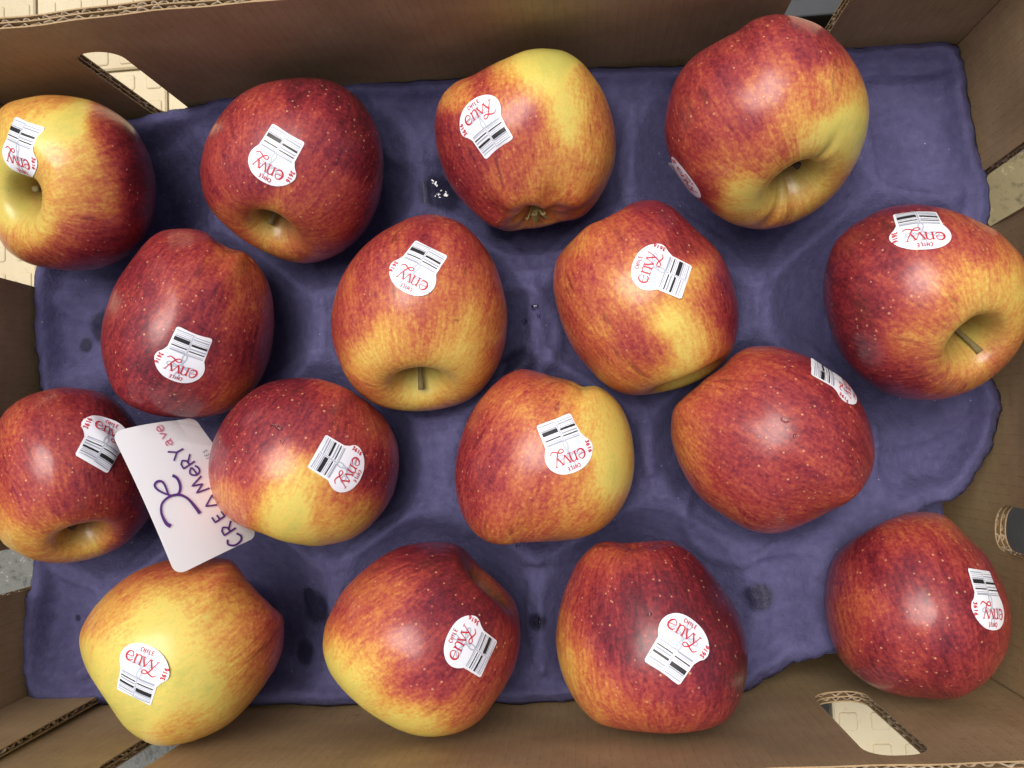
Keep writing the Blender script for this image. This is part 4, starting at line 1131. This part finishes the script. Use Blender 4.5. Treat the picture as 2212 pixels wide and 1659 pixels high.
    me = mesh_from('tray', V, [tuple(map(int, f)) for f in remap[Fq]])
    wet = np.zeros(len(V))
    for px, py, r in ((163, 742, .0042), (208, 703, .0085), (146, 1343, .0020), (670, 1322, .0085), (652, 1300, .005), (1640, 1290, .0068),
                      (950, 415, .010), (1120, 785, .009), (990, 1470, .004), (640, 1425, .006), (1160, 1345, .0045), (1080, 480, .008)):
        c = at(px, py); dd = np.hypot(V[:, 0] - c[0], (V[:, 1] - c[1])) / r
        wet = np.maximum(wet, np.clip(1.25 - 0.75 * dd, 0, 1))
    at_ = me.attributes.new('wet', 'FLOAT', 'POINT'); at_.data.foreach_set('value', wet.astype(np.float32))
    o = link('fruit_tray', me, M['tray'])
    so = o.modifiers.new('thickness', 'SOLIDIFY'); so.thickness = 0.0016; so.offset = -1
    tag(o, 'purple moulded pulp tray under the apples', 'tray')
    return o, BVHTree.FromPolygons([Vector(v) for v in V], [tuple(map(int, f)) for f in remap[Fq]])
TRAY, TRAY_BVH = make_tray()

# a second tray shows below the torn corner
def lower_tray():
    V, Fc = [], []
    n = 40
    xs = np.linspace(0.085, 0.226, n); ys = np.linspace(-0.143, -0.035, n)
    c16 = APPLES[15]['C']; zb = APPLES[15]['zmin']
    for i in range(n):
        for j in range(n):
            d = math.hypot(xs[i] - c16[0], ys[j] - c16[1])
            z = -0.030 + 0.004 * math.sin(xs[i] * 90) * math.cos(ys[j] * 80)
            R = c16[2] - zb
            if d < R * 0.99: z = min(z, c16[2] - math.sqrt(R * R - d * d) - 0.001)
            V.append((xs[i], ys[j], z))
    for i in range(n - 1):
        for j in range(n - 1):
            Fc.append((i * n + j, (i + 1) * n + j, (i + 1) * n + j + 1, i * n + j + 1))
    me = mesh_from('lower_tray', V, Fc)
    at_ = me.attributes.new('wet', 'FLOAT', 'POINT')
    o = link('lower_tray', me, M['tray'])
    so = o.modifiers.new('thickness', 'SOLIDIFY'); so.thickness = 0.0016; so.offset = -1
    tag(o, 'edge of a second purple tray lying under the near right apple', 'tray')
lower_tray()

# ------------------------------------------------------------------ white plastic card
CREG = (300, 1550, 800)
def card():
    cz = dict(TL=(285, 315, .0680), BL=(815, 1490, .0780), BR=(1478, 1168, .0340), TR=(1000, 175, .0300))
    K = {k: at(*zpx(CREG, x, y), z) for k, (x, y, z) in cz.items()}
    root = empty('name_card', tuple((K['BL'] + K['BR']) / 2))
    tag(root, 'white plastic card with purple lettering tucked between the apples', 'card')
    O = np.array(root.location)
    NX, NY = 60, 40
    rc = 0.065
    V, Fc = [], []
    def pt(s, a):       # s along the text, a from the lower (right) edge to the upper (left) edge
        p = (K['BR'] * (1 - s) + K['TR'] * s) * (1 - a) + (K['BL'] * (1 - s) + K['TL'] * s) * a
        n = np.cross(K['TR'] - K['BR'], K['BL'] - K['BR']); n /= np.linalg.norm(n)
        if n[2] < 0: n = -n
        bend = 0.0015 * (4 * a * (1 - a)) + 0.001 * math.sin(s * 3.1)
        crease = -0.0025 * np.clip((s - 0.80 - 0.25 * (a - 0.3)) / 0.2, 0, 1) * np.clip((0.75 - a) / 0.5, 0, 1)
        return p + n * (bend + crease)
    asp = 0.62
    for i in range(NX + 1):
        for j in range(NY + 1):
            s, a = i / NX, j / NY
            # rounded corners: pull the corner region of the grid inwards
            X, Y = s, a * asp
            for cx_, cy_ in ((rc, rc), (1 - rc, rc), (rc, asp - rc), (1 - rc, asp - rc)):
                dx, dy = X - cx_, Y - cy_
                if (dx < 0) == (cx_ < .5) and (dy < 0) == (cy_ < asp / 2) and abs(dx) > 0 and abs(dy) > 0:
                    m = max(abs(dx), abs(dy)); r = math.hypot(dx, dy)
                    k = m / r
                    dx, dy = dx * k, dy * k
                    X, Y = cx_ + dx, cy_ + dy
            V.append(pt(X, Y / asp) - O)
    for i in range(NX):
        for j in range(NY):
            q = i * (NY + 1) + j
            Fc.append((q, q + NY + 1, q + NY + 2, q + 1))
    me = mesh_from('sheet', V, Fc)
    sh = link('sheet', me, M['plastic'], root, smooth=False)
    so = sh.modifiers.new('thickness', 'SOLIDIFY'); so.thickness = 0.0002; so.offset = 0
    bvh = BVHTree.FromPolygons([Vector(np.array(v) + O) for v in V], Fc)
    def lay(pr, nm, mt):
        out = []
        for x, y in pr.V:
            d = ray(*zpx(CREG, x, y))
            h, nn, _, _ = bvh.ray_cast(Vector(CAM), Vector(d))
            if h is None: h = bvh.find_nearest(Vector(CAM + d * 0.35))[0]
            out.append(np.array(h) - d * 0.00075 - O)
        link(nm, mesh_from(nm, out, pr.F), M[mt], root)
    def zs(pr, pts, w, sm=0):
        if sm: pts = catmull(pts, sm, False)
        pr.add(*ribbon([tuple(p) for p in pts], w, 12.0))
    # lettering in detail-view pixels
    pl, pk, gr, lg = Print2D(), Print2D(), Print2D(), Print2D()
    def glyph(pr, ch, cx_, cy_, ang, w, h, lw):
        """centre, reading angle, size"""
        dx = np.array([math.cos(ang), math.sin(ang)]); up = np.array([dx[1], -dx[0]])
        for st in GL[ch]:
            pts = [np.array([cx_, cy_]) + dx * ((p[0] - .5) * w) + up * ((p[1] - .5) * h) for p in st]
            zs(pr, pts, lw, 4 if ch in CURVED else 0)
    # reading direction runs up the card
    for ch, x, y, w, h, lw in (('C', 1292, 1195, 95, 125, 17), ('R', 1238, 1100, 85, 110, 15), ('E', 1160, 1005, 72, 92, 15), ('A', 1098, 893, 95, 95, 14),
                               ('M', 1010, 752, 120, 110, 14), ('e', 962, 635, 90, 92, 14), ('R', 905, 555, 85, 110, 14), ('Y', 822, 478, 100, 120, 14)):
        glyph(pl, ch, x, y, math.radians(-124), w, h, lw)
    for ch, x, y, w, h in (('a', 752, 402, 62, 62), ('v', 706, 340, 62, 60), ('e', 681, 286, 60, 60), ('.', 668, 256, 26, 26)):
        glyph(pk, ch, x, y, math.radians(-116), w, h, 9)
    for ch, x, y in (('I', 1075, 525), ('E', 1064, 498), ('S', 1050, 470)):
        glyph(gr, ch, x, y, math.radians(-112), 18, 34, 6)
    zs(lg, [(772, 1082), (738, 1062), (705, 1005), (692, 950), (702, 895), (745, 850), (800, 828), (855, 828), (912, 858), (960, 910), (1012, 978)], [34, 26, 20, 18, 18, 20, 22, 20, 22, 26, 30], 5)
    zs(lg, [(800, 832), (838, 812), (850, 765), (838, 715), (815, 682), (785, 668)], [18, 20, 22, 22, 22, 26], 5)
    zs(lg, [(770, 830), (715, 812), (662, 782), (640, 748), (660, 718), (695, 716), (722, 745), (742, 795), (755, 832)], [16, 16, 16, 18, 18, 20, 18, 16, 14], 5)
    lay(pl, 'lettering', 'purple'); lay(pk, 'pink_lettering', 'pink'); lay(gr, 'small_lettering', 'bar'); lay(lg, 'logo', 'purple')
card()

# ------------------------------------------------------------------ water drops
def drop_mesh(rx, ry, hgt, seed, irr=0.12):
    r = random.Random(seed)
    ph = [r.uniform(0, 6.28) for _ in range(3)]
    V, Fc = [], []
    n, m = 20, 6
    for i in range(m):
        t = (i / m) * math.pi / 2
        for k in range(n):
            an = 2 * math.pi * k / n
            f = 1 + irr * (math.sin(2 * an + ph[0]) + 0.6 * math.sin(3 * an + ph[1]))
            V.append((rx * f * math.cos(t) * math.cos(an), ry * f * math.cos(t) * math.sin(an), hgt * math.sin(t)))
    V.append((0, 0, hgt))
    for i in range(m - 1):
        for k in range(n):
            j = (k + 1) % n
            Fc.append((i * n + k, i * n + j, (i + 1) * n + j, (i + 1) * n + k))
    for k in range(n): Fc.append(((m - 1) * n + k, (m - 1) * n + (k + 1) % n, m * n))
    Fc.append(tuple(range(n))[::-1])
    return mesh_from('water_drop', V, Fc)

def drop(px, py, bvh, rx, ry, h, seed, label, irr=0.12):
    d = ray(px, py)
    hit, nn, _, _ = bvh.ray_cast(Vector(CAM), Vector(d))
    if hit is None: return
    if nn.dot(Vector(CAM) - hit) < 0: nn = -nn
    o = link('water_drop', drop_mesh(rx, ry, h, seed, irr), M['water'])
    q = nn.to_track_quat('Z', 'Y')
    o.rotation_mode = 'QUATERNION'; o.rotation_quaternion = q
    o.location = hit - nn * 0.00005
    tag(o, label, 'water drop', 'water drops')
T_ = TRAY_BVH
drop(1155, 664, T_, .0021, .0019, .0008, 1, 'topmost of three clear drops on the tray right of the stem apple')
drop(1135, 693, T_, .0022, .0021, .0009, 2, 'lower left of three clear drops on the tray right of the stem apple')
drop(1164, 682, T_, .0013, .0013, .0006, 3, 'smallest of three clear drops on the tray right of the stem apple')
drop(1161, 1345, T_, .0030, .0030, .0016, 4, 'round clear drop on the tray between the two middle near apples')
drop(1118, 1178, T_, .0012, .0016, .0007, 5, 'tiny drop on the tray just below the middle apple')
def flecks():  # water glints on the tray painted as small white chips
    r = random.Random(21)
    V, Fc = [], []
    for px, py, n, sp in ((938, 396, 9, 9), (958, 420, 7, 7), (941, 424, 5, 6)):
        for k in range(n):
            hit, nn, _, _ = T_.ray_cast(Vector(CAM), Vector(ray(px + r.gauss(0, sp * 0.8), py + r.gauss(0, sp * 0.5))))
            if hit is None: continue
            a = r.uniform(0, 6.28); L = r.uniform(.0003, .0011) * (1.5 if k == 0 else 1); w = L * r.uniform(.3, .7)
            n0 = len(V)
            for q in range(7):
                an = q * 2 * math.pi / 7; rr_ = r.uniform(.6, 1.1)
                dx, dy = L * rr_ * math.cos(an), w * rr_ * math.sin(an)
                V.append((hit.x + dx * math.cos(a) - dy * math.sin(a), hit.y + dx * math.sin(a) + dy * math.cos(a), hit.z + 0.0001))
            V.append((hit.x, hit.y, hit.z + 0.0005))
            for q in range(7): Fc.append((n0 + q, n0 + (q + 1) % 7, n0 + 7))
    o = link('painted_glints', mesh_from('painted_glints', V, Fc), M['glint'])
    tag(o, 'tiny white chips standing in for water glints on the tray left of the green-yellow apple', 'painted glints', kind='stuff')
flecks()  # white chips in place of water glints
r9 = AP[9]['reg']
drop(*zpx(r9, 610, 520), APPLES[9]['bvh'], 0.00225, 0.00135, 0.00075, 9, 'irregular clear drop on the dark top of the apple beside the card', .34)
drop(*zpx(r9, 645, 640), APPLES[9]['bvh'], 0.00097, 0.00090, 0.00045, 10, 'small clear drop below the irregular one beside the card', .2)
r11 = AP[11]['reg']
drop(*zpx(r11, 912, 622), APPLES[11]['bvh'], 0.00172, 0.00135, 0.00060, 11, 'larger clear drop on top of the brick red speckled apple', .12)
drop(*zpx(r11, 985, 745), APPLES[11]['bvh'], 0.00105, 0.00075, 0.00052, 12, 'small shining drop on top of the brick red speckled apple', .2)
r4 = AP[4]['reg']
drop(*zpx(r4, 405, 555), APPLES[4]['bvh'], 0.00082, 0.00113, 0.00045, 13, 'upper of two tiny drops on the dark red apple above the card', .25)
drop(*zpx(r4, 350, 665), APPLES[4]['bvh'], 0.00097, 0.00082, 0.00045, 14, 'lower of two tiny drops on the dark red apple above the card', .25)
r14 = AP[14]['reg']
drop(*zpx(r14, 806, 678), APPLES[14]['bvh'], 0.00105, 0.00090, 0.00045, 15, 'tiny round drop left of the sticker on the flat topped apple', .1)
r5 = AP[5]['reg']
drop(*zpx(r5, 322, 935), APPLES[5]['bvh'], 0.00082, 0.00068, 0.00045, 16, 'tiny drop on the left side of the stem apple', .25)
drop(*zpx(r5, 1112, 915), APPLES[5]['bvh'], 0.00075, 0.00097, 0.00045, 17, 'tiny drop on the right side of the stem apple', .25)
